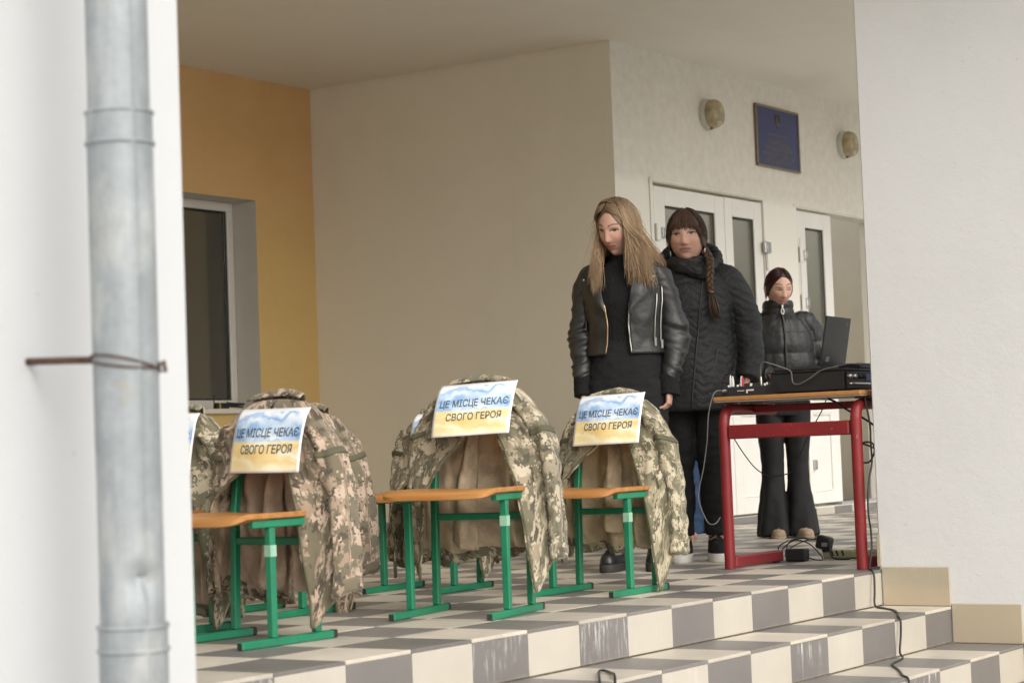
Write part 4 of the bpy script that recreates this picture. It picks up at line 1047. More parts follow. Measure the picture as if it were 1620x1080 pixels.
    for dq, zt, zb in ((.735, 1.285, 1.01), (.645, 1.28, 1.00)):      # two long chest zips on her left
        m = MB(); m.tube([shell(lerp(zt, zb, i/16), dq+.01*i/16, .006) for i in range(17)], .0030, 6); m.build('zip', M['zip'], jk, True)
        p = shell(zb+.012, dq+.01, .010); m = MB(); m.box(p, (.011, .006, .040), 0, None, .002); m.build('zip_pull', M['zip'], jk)
    m = MB(); rows = [[shell(lerp(1.135, 1.085, r/3)-.012*c/5, lerp(-.72, -.60, c/5), .009) for c in range(6)] for r in range(4)]
    m.loft(rows, 0, False, False, [(0, 0)]*24); me = m.mesh('pocket_flap'); me.materials.append(M['leather']); me.materials.append(M['leather']); link('pocket_flap', solid(me, .004, True), [], jk, True)
    m = MB(); m.ell(shell(1.094, -.68, .012), (.006, .006, .006), 10, 6); m.build('stud', M['zip'], jk, True)
    # boots
    for s in (-1, 1):
        shoe(P, (s*.092, .055, 0), s*.10, M['boot'], M['seal'], .26, .046, .085, .035, 'boot', .75)
    # long fair hair, parted on her right, falling over both shoulders
    rnd = random.Random(5); hb = MB()
    cap = MB(); rings = []
    def scalp(al, be, k=1.06):   # al: angle from crown, be: 0 = left (+x), -90 = face, +90 = back
        return V((.0775*k*math.sin(al)*math.cos(be), .096*k*math.sin(al)*math.sin(be)+.004, .119*k*math.cos(al)))*sc
    for i in range(1, 15):
        al = math.pi*.62*i/14; r = []
        for k in range(40):
            be = 2*math.pi*k/40; f = max(0, -math.sin(be)); lim = lerp(1.0, .40, f**2)
            r.append(H@scalp(al*lim, be, 1.03))
        rings.append(r)
    b = len(hb.v); hb.loft(rings, 0, True); hb.has_uv = True; hb.uv[b:] = [(rnd.random(), .05) for _ in range(len(hb.v)-b)]
    for n in range(2300):
        s = -1 if rnd.random() < .42 else 1
        py = rnd.uniform(-.065, .075); sweep = n < 560
        if sweep: be = rnd.uniform(-36, -12) if s > 0 else rnd.uniform(-14, 5)
        elif rnd.random() < .40: be = rnd.uniform(-32, -5)
        else: be = rnd.uniform(-5, 88)
        if s < 0: be = max(be, -14)
        be = R_(be); k = rnd.uniform(1.05, 1.19)
        amax = rnd.uniform(1.45, 1.75) if be > -.3 else rnd.uniform(1.25, 1.55)
        path = []; a0 = rnd.uniform(.0, .14)
        if sweep: py = -.075; a0 = rnd.uniform(.25, .62); k = rnd.uniform(1.06, 1.15)
        b0 = rnd.uniform(R_(-88), R_(-66)) if sweep else be*.35
        for i in range(9):
            t = i/8; al = lerp(a0, amax, t); bb = lerp(b0, be, sstep(0, .75 if sweep else .6, t))
            q = scalp(al, bb, lerp(1.045, k, sstep(0, .5, t))); q.x = q.x*s-.022*(1-t)
            if not sweep: q.y = lerp(py*.6+q.y*.4, q.y, sstep(0, .45, t))
            path.append(H@q)
        e = path[-1]; front = be < R_(12); L = rnd.uniform(.10, .28) if s > 0 else rnd.uniform(.12, .30)
        if not front: L = rnd.uniform(.18, .28)
        zt = e.z-L; ph = rnd.uniform(0, 6.3); amp = rnd.uniform(.003, .011)
        tx = e.x+s*rnd.uniform(-.01, .095)*(1.0 if s > 0 else .32); ty = e.y+(rnd.uniform(-.02, .03) if front else rnd.uniform(.0, .05))
        if zt < 1.40 and front: ty = min(ty, -.118-.02*rnd.random()) if abs(tx) < .15 else ty
        elif zt < 1.40: ty = max(ty, .105)
        for i in range(1, 9):
            t = i/8; w_ = sstep(0, 1, t)
            path.append(V((lerp(e.x, tx, w_)+amp*math.sin(ph+t*5)*t, lerp(e.y, ty, w_)+amp*math.cos(ph+t*4)*t, lerp(e.z, zt, t))))
        strand(hb, path, rnd.uniform(.0013, .0034), rnd.random(), 4, .25, .7)
    for n in range(90):       # flyaways
        s = rnd.choice((-1, 1)); q = scalp(rnd.uniform(.2, 1.5), R_(rnd.uniform(-30, 80)), 1.16); q.x *= s; p = H@q; d = V((s*rnd.uniform(.0, .5), rnd.uniform(-.3, .3), -1)); L = rnd.uniform(.06, .22); c_ = rnd.uniform(-.03, .03)
        strand(hb, [p+d*L*t+V((c_*math.sin(t*4), c_*math.cos(t*3), 0))*t+V((s*.012*math.sin(t*3), 0, 0)) for t in [i/8 for i in range(9)]], .0008, rnd.random(), 3, .5, 1)
    hb.build('hair', hairmat('blonde_hair', (.105, .068, .043), (.45, .31, .185)), P, True)
    return P
woman_leather()

# ---------- woman in the quilted coat with a braid
def woman_coat():
    x0, y0 = 8.62, 4.775
    P = empty('person', (x0, y0, .0005), face_cam(x0, y0)-R_(4), 'dark-haired woman with a side braid in a long black quilted coat', 'person')
    H = head_mat((-.004, -.030, 1.552), -R_(4), R_(3), R_(-2)); sc = 1.09
    arms = [[V((-.170, .02, 1.33)), V((-.230, .03, 1.19)), V((-.250, .03, 1.04)), V((-.245, .0, .91)), V((-.235, -.03, .81))],
            [V((.170, .02, 1.33)), V((.235, .03, 1.19)), V((.262, .02, 1.06)), V((.268, -.03, .94)), V((.255, -.08, .85))]]
    legs = [[V((-.085, 0, .84)), V((-.085, -.01, .64)), V((-.085, .0, .45)), V((-.085, .02, .25)), V((-.085, .03, .09))], [V((.080, 0, .84)), V((.078, -.01, .64)), V((.075, .0, .45)), V((.073, .02, .25)), V((.073, .03, .09))]]
    mb = MB(); body_shapes(mb, 1.0, H, arms, legs); add_head(mb, H, sc, True, .15, 1.06)
    add_hand(mb, (-.235, -.03, .80), (0, -.1, -1), (1, 0, 0), -1, .6); add_hand(mb, (.255, -.085, .845), (-.3, -.5, -.8), (-1, 0, 0), 1, 1.0)
    me = fuse(mb, .0036, 3, 'body'); tone = (.53, .33, .25)
    finish_skin(me, H, sc, .15, 1.06)
    link('body', me, skinmat('skin_rosy', tone, (.36, .15, .125), (.055, .034, .024), .0052, 1.0, -.0012), P, True)
    def tr(mb):
        eloft(mb, [(0, .005, .76, .160, .115), (0, .005, .86, .162, .115), (0, 0, .98, .14, .10)])
        for s, q in zip((-1, 1), legs): mb.tube(smooth_path([q[0]+V((0, 0, -.01)), q[1], q[2], q[3], q[4]+V((0, 0, .035))], 5), [lerp(.090, .050, i/20)+.004*math.sin(i) for i in range(21)], 20)
    garment('trousers', tr, .008, M['blackcloth'], P, 2, wrinkle(.005, 10, .002, 26))
    def coat(mb):
        eloft(mb, [(0, .0, .715, .238, .165), (0, 0, .735, .243, .170), (0, 0, .86, .240, .168), (0, 0, .98, .222, .155), (0, 0, 1.08, .205, .143), (0, -.005, 1.20, .202, .145), (0, 0, 1.30, .198, .130), (0, .008, 1.355, .168, .110), (0, .012, 1.40, .110, .090), (0, .010, 1.435, .088, .080)], 30, .95)
        for s, A_ in zip((-1, 1), arms):
            pth = smooth_path([V((s*.12, .018, 1.335)), A_[0], A_[1], A_[2], A_[3], A_[4]+V((0, 0, .0))], 6); N = len(pth)
            mb.tube(pth, [table([(0, .065), (.2, .083), (.45, .080), (.8, .068), (1, .060)], i/(N-1)) for i in range(N)], 20)
    def cf(c, n):
        r = noise.noise(V((c.x*5, c.y*5, c.z*26+abs(c.x)*14))); arm = sstep(.16, .22, abs(c.x))
        row = abs(math.sin((c.z+.16*abs(((c.x+.5) % .11)-.055))*math.pi/.036+noise.noise(c*7)*2.6))
        return .0018*(row**.6-.6)+.0035*(1-abs(r)*2.3)*(.4+.8*arm)+.004*noise.noise(c*9)
    ct = garment('quilted_coat', coat, .0062, M['quilt'], P, 2, cf)
    # slanting front zip
    def fr(x, z): # front surface of the coat
        a = table([(.735, .243), (.98, .222), (1.08, .205), (1.2, .202), (1.3, .198), (1.36, .165)], z); b = table([(.735, .170), (.98, .155), (1.08, .143), (1.2, .150), (1.3, .132), (1.36, .112)], z)
        return V((x, -b*math.sqrt(max(.05, 1-(x/a)**2))-.006, z))
    m = MB(); m.tube([fr(lerp(.070, -.004, t), lerp(1.33, .74, t)) for t in [i/24 for i in range(25)]], .0045, 6); m.build('zip', M['black_plastic'], ct, True)
    m = MB(); m.tube([fr(.125-.02*t, lerp(1.0, .86, t))+V((0, .004, 0)) for t in [i/8 for i in range(9)]], .006, 6); m.build('pocket_seam', M['seal'], ct, True)
    # high wrapped collar and the hood lying open behind
    def hood(mb):
        rings = []
        for i in range(25):
            t = i/24; a = lerp(-R_(128), R_(128), t)      # 0 = back
            rr = .104+.034*math.cos(a*.7); cz = 1.432+.060*math.cos(a)+(.0); c0 = V((rr*math.sin(a)*1.12, .015+rr*math.cos(a)*.95, cz-.012))
            th = table([(0, .022), (.2, .040), (.5, .062), (.8, .040), (1, .022)], t)
            rad = V((math.sin(a), math.cos(a), 0)); tg = V((math.cos(a), -math.sin(a), 0))
            rings.append([c0+rad*(th*.62*math.cos(q))+V((0, 0, 1))*(th*1.15*math.sin(q)) for q in [2*math.pi*k/16 for k in range(16)]])
        mb.loft(rings, 0, True)
        eloft(mb, [(0, .008, 1.36, .118, .098), (0, .004, 1.395, .104, .096), (0, .002, 1.425, .092, .090), (0, .002, 1.450, .086, .086)], 28)
        mb.tube([V((-.085, -.055, 1.43)), V((-.03, -.095, 1.405)), V((.045, -.105, 1.375)), V((.09, -.09, 1.34))], [.026, .032, .032, .02], 14)
    garment('hood', hood, .006, M['quilt'], P, 2, wrinkle(.006, 16, .003, 34))
    m = MB()
    # shoes
    for s, q, a_ in ((-1, legs[0], -.06), (1, legs[1], .18)):
        sh_ = shoe(P, (q[-1].x, .045, 0), a_, M['shoe_black'], M['sole'], .265, .050, .082, .040, 'sneaker', .72)
        m = MB()
        for i in range(4):
            z = .082+.016*i; y = -.085+.030*i; m.tube([V((q[-1].x-.028, y+.02, z-.006)), V((q[-1].x, y, z+.012)), V((q[-1].x+.028, y+.02, z-.006))], .004, 6)
        m.build('lace', M['black_plastic'], sh_, True)
        m = MB()
        for i in range(3): m.box((q[-1].x+s*.0475+.006*s, -.05+.022*i, .066), (.004, .010, .045), 0, Matrix.Rotation(.5, 3, 'X'), .001)
        m.build('stripe', M['sole'], sh_)
    # hair: smooth crown, blunt fringe, braid over her left shoulder
    rnd = random.Random(9); hb = MB(); rings = []
    def scalp(al, be, k): return V((.0835*k*math.sin(al)*math.cos(be), .096*k*math.sin(al)*math.sin(be)+.005, .119*k*math.cos(al)))*sc
    for i in range(1, 17):
        al = math.pi*.66*i/16; r = []
        for k in range(44):
            be = 2*math.pi*k/44; f = max(0, -math.sin(be)); r.append(H@scalp(al*lerp(1.0, .40, f**2.6), be, 1.045))
        rings.append(r)
    b = len(hb.v); hb.loft(rings, 0, True); hb.has_uv = True; hb.uv[b:] = [(rnd.random(), .3) for _ in range(len(hb.v)-b)]
    for n in range(300):      # fringe
        x = rnd.uniform(-.078, .078); a0 = rnd.uniform(.15, .5); path = []
        zend = rnd.choice((rnd.uniform(.018, .036), rnd.uniform(.03, .06)))-.030*sstep(.040, .078, abs(x)); be = -math.pi/2+x/.075*.95
        for i in range(9):
            t = i/8; al = lerp(a0, math.acos(max(-.2, min(1, zend/.119))), t); path.append(H@scalp(al, lerp(-math.pi/2+x/.075*.4, be, t), lerp(1.05, 1.09+rnd.uniform(0, .03), t)))
        strand(hb, path, rnd.uniform(.0014, .0034), rnd.random(), 4, .35, .6)
    for n in range(700):      # combed-back sides and crown
        s = rnd.choice((-1, 1)); path = []; be0 = rnd.uniform(-1.0, .3); a0 = rnd.uniform(.1, .9); be1 = rnd.uniform(.7, 1.5); a1 = rnd.uniform(1.7, 2.05)
        for i in range(9):
            t = i/8; q = scalp(lerp(a0, a1, t), lerp(be0, be1, t), 1.052+rnd.uniform(0, .03)); q.x *= s; path.append(H@q)
        strand(hb, path, rnd.uniform(.0014, .0034), rnd.random(), 4, .5, .6)
    for n in range(420):      # hair drawn back over the ears
        s = rnd.choice((-1, 1)); path = []; be0 = rnd.uniform(-.75, .3); a0 = rnd.uniform(.8, 1.55); be1 = rnd.uniform(.8, 1.4); a1 = rnd.uniform(1.8, 2.1); kk = 1.05+rnd.uniform(0, .025)
        for i in range(8):
            t = i/7; q = scalp(lerp(a0, a1, t), lerp(be0, be1, t), kk); q.x *= s; path.append(H@q)
        strand(hb, path, rnd.uniform(.0014, .0032), rnd.random(), 4, .5, .6)
    for n in range(70):       # loose wisps at the temples
        s = rnd.choice((-1, 1)); q0 = scalp(1.2, -.55, 1.08); q0.x *= s; p0 = H@q0; L = rnd.uniform(.05, .10); path = [p0+V((s*.006*math.sin(i), -.006*math.sin(i*.7+n), -L*i/7)) for i in range(8)]
        strand(hb, path, .0016, rnd.random(), 4, .3, .6)
    Bp = smooth_path([H@V((.064, .040, -.055)), V((.098, -.040, 1.445)), V((.108, -.112, 1.395)), V((.105, -.152, 1.33)), V((.110, -.168, 1.27))], 12); N = len(Bp)
    for s3 in range(3):
        path = []
        for i, p in enumerate(Bp):
            w_ = i*.40+s3*2*math.pi/3; A_ = lerp(.0110, .0085, i/(N-1)); path.append(p+V((A_*math.sin(w_), -A_*.7*math.sin(2*w_)*.8-.002, 0)))
        b = len(hb.v); hb.tube(path, [lerp(.0138, .0095, i/(N-1))*(1+.10*math.sin(i*1.3+s3)) for i in range(N)], 9); hb.uv[b:] = [(.2+s3*.2+(j % 9)*.011, .5) for j in range(len(hb.v)-b)]
    for n in range(60):       # brush of the braid
        a = rnd.uniform(0, 6.28); r_ = rnd.uniform(0, .010); path = [Bp[-1]+V((r_*math.cos(a)*(1+1.6*math.sin(t*2.4))+.020*t, r_*math.sin(a)*(1+1.4*math.sin(t*2.4))-.004*t, -.125*t*rnd.uniform(.9, 1.05))) for t in [i/7 for i in range(8)]]
        strand(hb, path, rnd.uniform(.003, .0045), rnd.random(), 5, .3, .6)
    hr = hb.build('hair', hairmat('dark_brown_hair', (.030, .019, .013), (.085, .046, .028)), P, True)
    m = MB(); m.ell(Bp[-1], (.0135, .0135, .011), 14, 8); m.build('hair_tie', M['scrunchie'], hr, True)
    for s in (-1, 1):          # drop earrings
        p = H@V((s*.080, .004, -.040)); m = MB(); m.ell(p, (.0035, .0035, .0035), 8, 6); m.tube([p, p+V((s*.003, -.002, -.022))], .0016, 6); m.box(p+V((s*.003, -.003, -.036)), (.005, .003, .030), 0, None, .001); m.build('earring', M['zip'], P, True)
    return P
woman_coat()

# ---------- girl in the short puffer jacket behind the table
def girl():
    x0, y0 = 10.72, 5.36
    P = empty('person', (x0, y0, .0005), face_cam(x0, y0)+R_(12), 'girl in black puffer jacket and flared trousers looking down at the laptop', 'person')
    H = head_mat((.0, -.036, 1.437), R_(9), R_(15), 0); sc = .99
    arms = [[V((-.150, .02, 1.235)), V((-.200, .03, 1.10)), V((-.215, .02, .97)), V((-.17, -.10, .92)), V((-.10, -.20, .93))],
            [V((.150, .02, 1.235)), V((.215, .03, 1.10)), V((.250, .01, .97)), V((.235, -.12, .91)), V((.205, -.24, .92))]]
    legs = [[V((-.080, 0, .78)), V((-.078, -.01, .60)), V((-.072, .0, .42)), V((-.07, .02, .22)), V((-.07, .03, .08))], [V((.080, 0, .78)), V((.078, -.01, .60)), V((.072, .0, .42)), V((.07, .02, .22)), V((.07, .03, .08))]]
    mb = MB(); body_shapes(mb, .88, H, arms, legs); add_head(mb, H, sc)
    add_hand(mb, (-.10, -.20, .93), (.4, -1, -.05), (0, 0, -1), 1, .45, .92); add_hand(mb, (.205, -.24, .92), (-.25, -1, -.05), (0, 0, -1), -1, .45, .92)
    me = fuse(mb, .0036, 3, 'body'); tone = (.56, .355, .27)
    finish_skin(me, H, sc)
    link('body', me, skinmat('skin_pale', tone, (.43, .17, .145), (.045, .022, .018), .0050, .0, 0.0, .035, .0040), P, True)
    def tr(mb):
        eloft(mb, [(0, .005, .70, .155, .110), (0, .005, .80, .158, .110), (0, 0, .92, .130, .092)])
        for s in (-1, 1):
            rows = [(s*.080, .0, .78, .084, .098), (s*.078, -.005, .60, .076, .084), (s*.074, .0, .42, .064, .070), (s*.075, .0, .32, .066, .072), (s*.078, .0, .20, .078, .088), (s*.082, -.005, .08, .090, .108), (s*.084, -.01, .022, .096, .118), (s*.084, -.01, .012, .095, .117)]
            mb.loft([ering(*r, n=30) for r in rows], 0, True)
    def ff(c, n):
        a = math.atan2(c.x-math.copysign(.08, c.x), c.y); k = sstep(.40, .05, c.z)
        return .012*k*math.sin(a*5+c.z*6)*.7+.004*noise.noise(V((c.x*14, c.y*14, c.z*4)))+.003*noise.noise(c*20)
    garment('flared_trousers', tr, .0065, M['flare'], P, 3, ff)
    def jk(mb):
        eloft(mb, [(0, .0, .800, .180, .128), (0, 0, .815, .196, .145), (0, 0, .90, .206, .152), (0, 0, 1.00, .204, .150), (0, 0, 1.10, .198, .146), (0, 0, 1.18, .186, .135), (0, .008, 1.245, .150, .108), (0, .012, 1.28, .100, .088), (0, .010, 1.31, .082, .080)], 30, .95)
        for s, A_ in zip((-1, 1), arms):
            pth = smooth_path([V((s*.10, .018, 1.225))]+A_, 6); N = len(pth); mb.tube(pth, [table([(0, .06), (.2, .078), (.5, .080), (.85, .066), (1, .052)], i/(N-1)) for i in range(N)], 20)
    def pf(c, n):
        if abs(c.x) < .19: u = (c.z-.800)/.128
        else: u = (c.z+abs(c.y)*.45-.815)/.11
        puff = abs(math.sin(u*math.pi))**.55
        return .009*(puff-.75)+.005*noise.noise(V((c.x*26, c.y*26, c.z*7)))+.004*noise.noise(c*13)
    jj = garment('puffer_jacket', jk, .006, M['puffer'], P, 2, pf)
    def col(mb):
        eloft(mb, [(0, .012, 1.265, .092, .086), (0, .010, 1.30, .090, .084), (0, .006, 1.34, .088, .082), (0, .004, 1.365, .084, .078), (0, .006, 1.372, .070, .064), (0, .006, 1.345, .062, .056)], 30)
    garment('collar', col, .006, M['puffer'], P, 1, lambda c, n: .005*abs(math.sin((c.z-1.27)*math.pi/.05))+.004*noise.noise(c*20))
    m = MB(); m.tube([V((.004, -.078, 1.36)), V((.004, -.084, 1.30)), V((.003, -.112, 1.24)), V((.002, -.146, 1.15)), V((0, -.158, 1.0)), V((0, -.155, .83))], .006, 8); m.build('zip', M['black_plastic'], jj, True)
    m = MB(); m.tube([V((.004+.008*math.cos(a), -.096, 1.312+.017*math.sin(a)-.012)) for a in [2*math.pi*k/14 for k in range(15)]], .0032, 6); m.box((.004, -.094, 1.328), (.010, .008, .018), 0, None, .002); m.build('zip_pull', M['sole'], jj, True)
    for s in (-1, 1):
        shoe(P, (s*.064, -.020, 0), s*.16, M['suede'], M['gum'], .225, .045, .058, .012, 'slip_on_shoe', .85)
    rnd = random.Random(3); hb = MB(); rings = []
    def scalp(al, be, k): return V((.0775*k*math.sin(al)*math.cos(be), .096*k*math.sin(al)*math.sin(be)+.005, .119*k*math.cos(al)))*sc
    for i in range(1, 17):
        al = math.pi*.66*i/16; r = []
        for k in range(44):
            be = 2*math.pi*k/44; f = max(0, -math.sin(be)); r.append(H@scalp(al*lerp(1.0, .40, f**1.3), be, 1.045))
        rings.append(r)
    b = len(hb.v); hb.loft(rings, 0, True); hb.has_uv = True; hb.uv[b:] = [(rnd.random(), .3) for _ in range(len(hb.v)-b)]
    for n in range(800):
        s = rnd.choice((-1, 1)); path = []; be0 = rnd.uniform(-1.45, -.2); a0 = rnd.uniform(.2, .80); be1 = rnd.uniform(.6, 1.5); a1 = rnd.uniform(1.3, 1.9)
        for i in range(9):
            t = i/8; q = scalp(lerp(a0, a1, t), lerp(be0, be1, t), 1.055+rnd.uniform(0, .01)); q.x *= s; path.append(H@q)
        strand(hb, path, rnd.uniform(.0014, .003), rnd.random(), 4, .5, .55)
    b = len(hb.v); hb.ell(H@V((0, .112, -.02)), (.034, .03, .036), 16, 10); hb.uv[b:] = [(rnd.random(), .4) for _ in range(len(hb.v)-b)]
    hb.build('hair', hairmat('auburn_hair', (.020, .007, .006), (.055, .016, .013), .32), P, True)
    m = MB(); m.ell(H@V((-.079*sc, .004, -.036)), (.003, .003, .003), 8, 6); m.build('earring', M['zip'], P, True)
    return P
girl()

# ---------- fourth person, seen only as denim legs behind the coat
def jeans_person():
    x0, y0 = 10.33, 5.70
    P = empty('person', (x0, y0, .0005), face_cam(x0, y0)+R_(8), 'person in blue jeans almost hidden behind the woman in the coat', 'person')
    H = head_mat((0, -.02, 1.40), 0, 0, 0); sc = .97
    arms = [[V((s*.14, .02, 1.19)), V((s*.15, .03, 1.06)), V((s*.15, .0, .95)), V((s*.10, -.10, .93)), V((s*.05, -.16, .95))] for s in (-1, 1)]
    legs = [[V((s*.068, 0, .74)), V((s*.068, -.01, .56)), V((s*.066, .0, .40)), V((s*.066, .02, .22)), V((s*.066, .03, .08))] for s in (-1, 1)]
    mb = MB(); body_shapes(mb, .86, H, arms, legs); add_head(mb, H, sc)
    for s in (-1, 1): add_hand(mb, (s*.05, -.16, .95), (-s, -.4, .1), (0, 1, 0), s, .6, .9)
    me = fuse(mb, .006, 2, 'body'); tone = (.52, .32, .24); finish_skin(me, H, sc); link('body', me, skinmat('skin_plain', tone, (.4, .16, .14), (.05, .03, .02), .005, 1), P, True)
    def tr(mb):
        eloft(mb, [(0, .005, .66, .14, .105), (0, .005, .78, .142, .105), (0, 0, .88, .125, .09)])
        for q in legs: mb.tube(smooth_path([q[0], q[1], q[2], q[3], q[4]+V((0, 0, -.03))], 5), [lerp(.084, .072, i/20) for i in range(21)], 20)
    garment('jeans', tr, .008, M['denim'], P, 2, wrinkle(.007, 9, .003, 24))
    def jk(mb):
        eloft(mb, [(0, 0, .64, .165, .12), (0, 0, .80, .165, .12), (0, 0, 1.0, .155, .112), (0, 0, 1.15, .152, .105), (0, .01, 1.22, .11, .085), (0, .01, 1.27, .07, .07)])
        for A_ in arms: mb.tube(smooth_path(A_, 5), [lerp(.066, .045, i/20) for i in range(21)], 16)
    garment('jacket', jk, .008, M['puffer'], P, 2, wrinkle(.006, 9, .003, 22))
    for s in (-1, 1): shoe(P, (s*.085, .04, 0), s*.30, M['suede'], M['gum'], .24, .046, .06, .016, 'shoe', .8)
    m = MB(); m.ell(H@V((0, .012, .018)), (.080, .098, .108), 20, 14); o = m.build('hair', M['blackcloth'], P, True)
jeans_person()

# ------------------------------------------------------------------ red school desk with sound equipment
M['red'] = enamel('red_enamel', (.215, .014, .017), (.30, .18, .16), .42)
M['laminate'] = woodmat('desk_laminate', (.42, .20, .065), (.36, .155, .045), .42); M['chipboard'] = simple('desk_underside', (.40, .37, .32), .8)
M['bracket'] = simple('bracket_metal', (.14, .10, .085), .6, .3); M['matte_black'] = simple('matte_black_case', (.014, .014, .0145), .55, bump=.15, bscale=300)
M['cable'] = simple('black_cable', (.016, .016, .017), .45); M['grey_cable'] = simple('grey_cable', (.12, .12, .115), .5)
desk = empty('school_desk', (8.07, 4.0, .0005), 0, 'red tubular steel desk with wooden top carrying sound equipment', 'desk')
def dpart(mb, name, mat, smooth=False, par=None):
    o = mb.build(name, mat, None, smooth); o.parent = par or desk
    if par is None: o.matrix_parent_inverse = Matrix.Translation((-8.07, -4.0, -.0005))
    return o
TT = .762
m = MB(); m.bx(8.020, 8.545, 3.642, 4.352, TT-.020, TT, 0, .004); top = dpart(m, 'table_top', M['laminate'])
m = MB(); m.bx(8.026, 8.539, 3.648, 4.346, TT-.0235, TT-.0203); dpart(m, 'underside', M['chipboard'])
for y in (4.325, 3.690):
    m = MB(); m.tube(smooth_path([(8.067, y, .002), (8.067, y, .30), (8.067, y, .60), (8.070, y, .655), (8.088, y, .690), (8.125, y, .703), (8.18, y, .705), (8.40, y, .705), (8.555, y, .705)], 6), .0245, 18); dpart(m, 'leg', M['red'], 60)
    m = MB(); m.bx(8.094, 8.555, y-.021, y+.021, .006, .056, 0, .006); ft = dpart(m, 'foot', M['red'])
    m = MB(); m.bx(8.50, 8.53, y-.012, y+.012, .0, .0055); dpart(m, 'glide', M['black_plastic'])
    m = MB(); m.bx(8.12, 8.48, y-.028, y+.028, .7285, TT-.0238, 0, .002); dpart(m, 'bracket', M['bracket'])
    m = MB()
    for bxx in (8.16, 8.24, 8.40): m.ell((bxx, y-.0285, .734), (.005, .004, .005), 8, 6)
    dpart(m, 'bolt', steel, True)
m = MB(); m.bx(8.048, 8.086, 3.716, 4.299, .574, .636, 0, .006); dpart(m, 'crossbar', M['red'])
m = MB(); m.bx(8.30, 8.335, 3.716, 4.299, .690, .722, 0, .004); dpart(m, 'crossbar', M['red'])

def bend(mb, path, r, n=8, seg=8): return mb.tube(smooth_path(path, n), r, seg)
def cord(name, path, r, label, mat='cable', cat='cable'):
    m = MB(); bend(m, path, r); o = m.build(name, M[mat], None, True); return tag(o, label, cat, 'cords around the sound desk')
# small mixing console
mx = empty('mixing_console', (8.2, 4.23, TT+.0008), 0, 'small black mixing console at the left end of the desk', 'mixer')
def mpart(mb, name, mat, smooth=False): 
    o = mb.build(name, mat, None, smooth); o.parent = mx; o.matrix_parent_inverse = Matrix.Translation((-8.2, -4.23, -TT-.0008)); return o
m = MB(); Y0_, Y1_ = 4.125, 4.345; z0 = TT+.001
m._add([(8.09, Y0_, z0), (8.31, Y0_, z0), (8.31, Y0_, z0+.062), (8.10, Y0_, z0+.040), (8.09, Y1_, z0), (8.31, Y1_, z0), (8.31, Y1_, z0+.062), (8.10, Y1_, z0+.040)], [(0, 1, 2, 3), (4, 7, 6, 5), (0, 4, 5, 1), (3, 2, 6, 7), (0, 3, 7, 4), (1, 5, 6, 2)]); mpart(m, 'case', M['matte_black'])
for i, yy in enumerate((4.325, 4.312, 4.298, 4.280, 4.268, 4.243, 4.215, 4.19, 4.165, 4.145)):
    m = MB(); m.lathe((8.125+.03*(i % 3), yy, z0+.043+.003*(i % 3)), [(.0048, 0), (.0048, .006), (.0035, .009)], 10); mpart(m, 'knob', M['sole'] if i % 3 != 1 else M['black_plastic'], 40)
for yy, c, hgt in ((4.322, 'sole', .040), (4.311, 'sole', .036), (4.268, 'sole', .034), (4.262, 'redplug', .034), (4.170, 'zip', .030)):
    if c == 'redplug': M[c] = simple('red_plug', (.45, .03, .06), .4)
    m = MB(); m.lathe((8.14, yy, z0+.0445), [(.0058, 0), (.0062, hgt*.6), (.0045, hgt), (.0022, hgt+.012)], 12); mpart(m, 'plug', M[c], 40)
m = MB(); m.lathe((8.086, 4.318, z0+.026), [(.006, 0), (.0075, .012), (.0075, .022), (.004, .034)], 12, 0, Matrix.Rotation(-math.pi/2, 3, 'Y')); mpart(m, 'jack_plug', M['zip'], 40)
m = MB(); m.bx(8.0925, 8.0945, 4.185, 4.222, z0+.022, z0+.028); m.bx(8.0925, 8.0945, 4.214, 4.222, z0+.012, z0+.0215); mpart(m, 'sticker', M['sole'])
m = MB(); [m.bx(8.0925, 8.0938, 4.262-.006*i, 4.266-.006*i, z0+.022, z0+.0255) for i in range(6)]; mpart(m, 'print', M['sole'])
# flat black amplifier case with its panel on the right-hand side
am = empty('amplifier_case', (8.36, 3.98, TT+.0008), 0, 'flat black amplifier case in the middle of the desk', 'amplifier')
def apart(mb, name, mat, smooth=False):
    o = mb.build(name, mat, None, smooth); o.parent = am; o.matrix_parent_inverse = Matrix.Translation((-8.36, -3.98, -TT-.0008)); return o
m = MB(); m.bx(8.20, 8.53, 3.80, 4.155, TT+.010, TT+.094, 0, .003); apart(m, 'case', M['matte_black'])
m = MB(); m.bx(8.195, 8.535, 3.795, 4.16, TT+.0945, TT+.103, 0, .002); apart(m, 'lid', M['matte_black'])
for xx in (8.22, 8.50):
    for yy in (3.83, 4.125): m = MB(); m.lathe((xx, yy, TT+.001), [(.012, 0), (.012, .0085)], 12); apart(m, 'rubber_foot', M['black_plastic'])
M['blueled'] = simple('blue_panel', (.02, .04, .22), .3); M['chrome'] = simple('chrome', (.6, .6, .58), .15, .95)
m = MB(); m.bx(8.22, 8.51, 3.7935, 3.7995, TT+.016, TT+.088, 0, .002); apart(m, 'front_panel', simple('gloss_panel', (.02, .02, .022), .15))
m = MB(); m.bx(8.42, 8.49, 3.7920, 3.7932, TT+.050, TT+.080); apart(m, 'display', M['blueled'])
m = MB(); m.tube(smooth_path([(8.235, 3.793, TT+.035), (8.24, 3.775, TT+.035), (8.28, 3.772, TT+.035), (8.38, 3.772, TT+.035), (8.42, 3.775, TT+.035), (8.425, 3.793, TT+.035)], 4), .005, 8); apart(m, 'handle', M['chrome'], True)
for xx in (8.24, 8.29, 8.34, 8.39):
    m = MB(); m.lathe((xx, 3.793, TT+.068), [(.010, 0), (.010, .012), (.007, .016)], 14, 0, Matrix.Rotation(math.pi/2, 3, 'X')); apart(m, 'knob', M['chrome'] if xx < 8.3 else M['black_plastic'], 40)
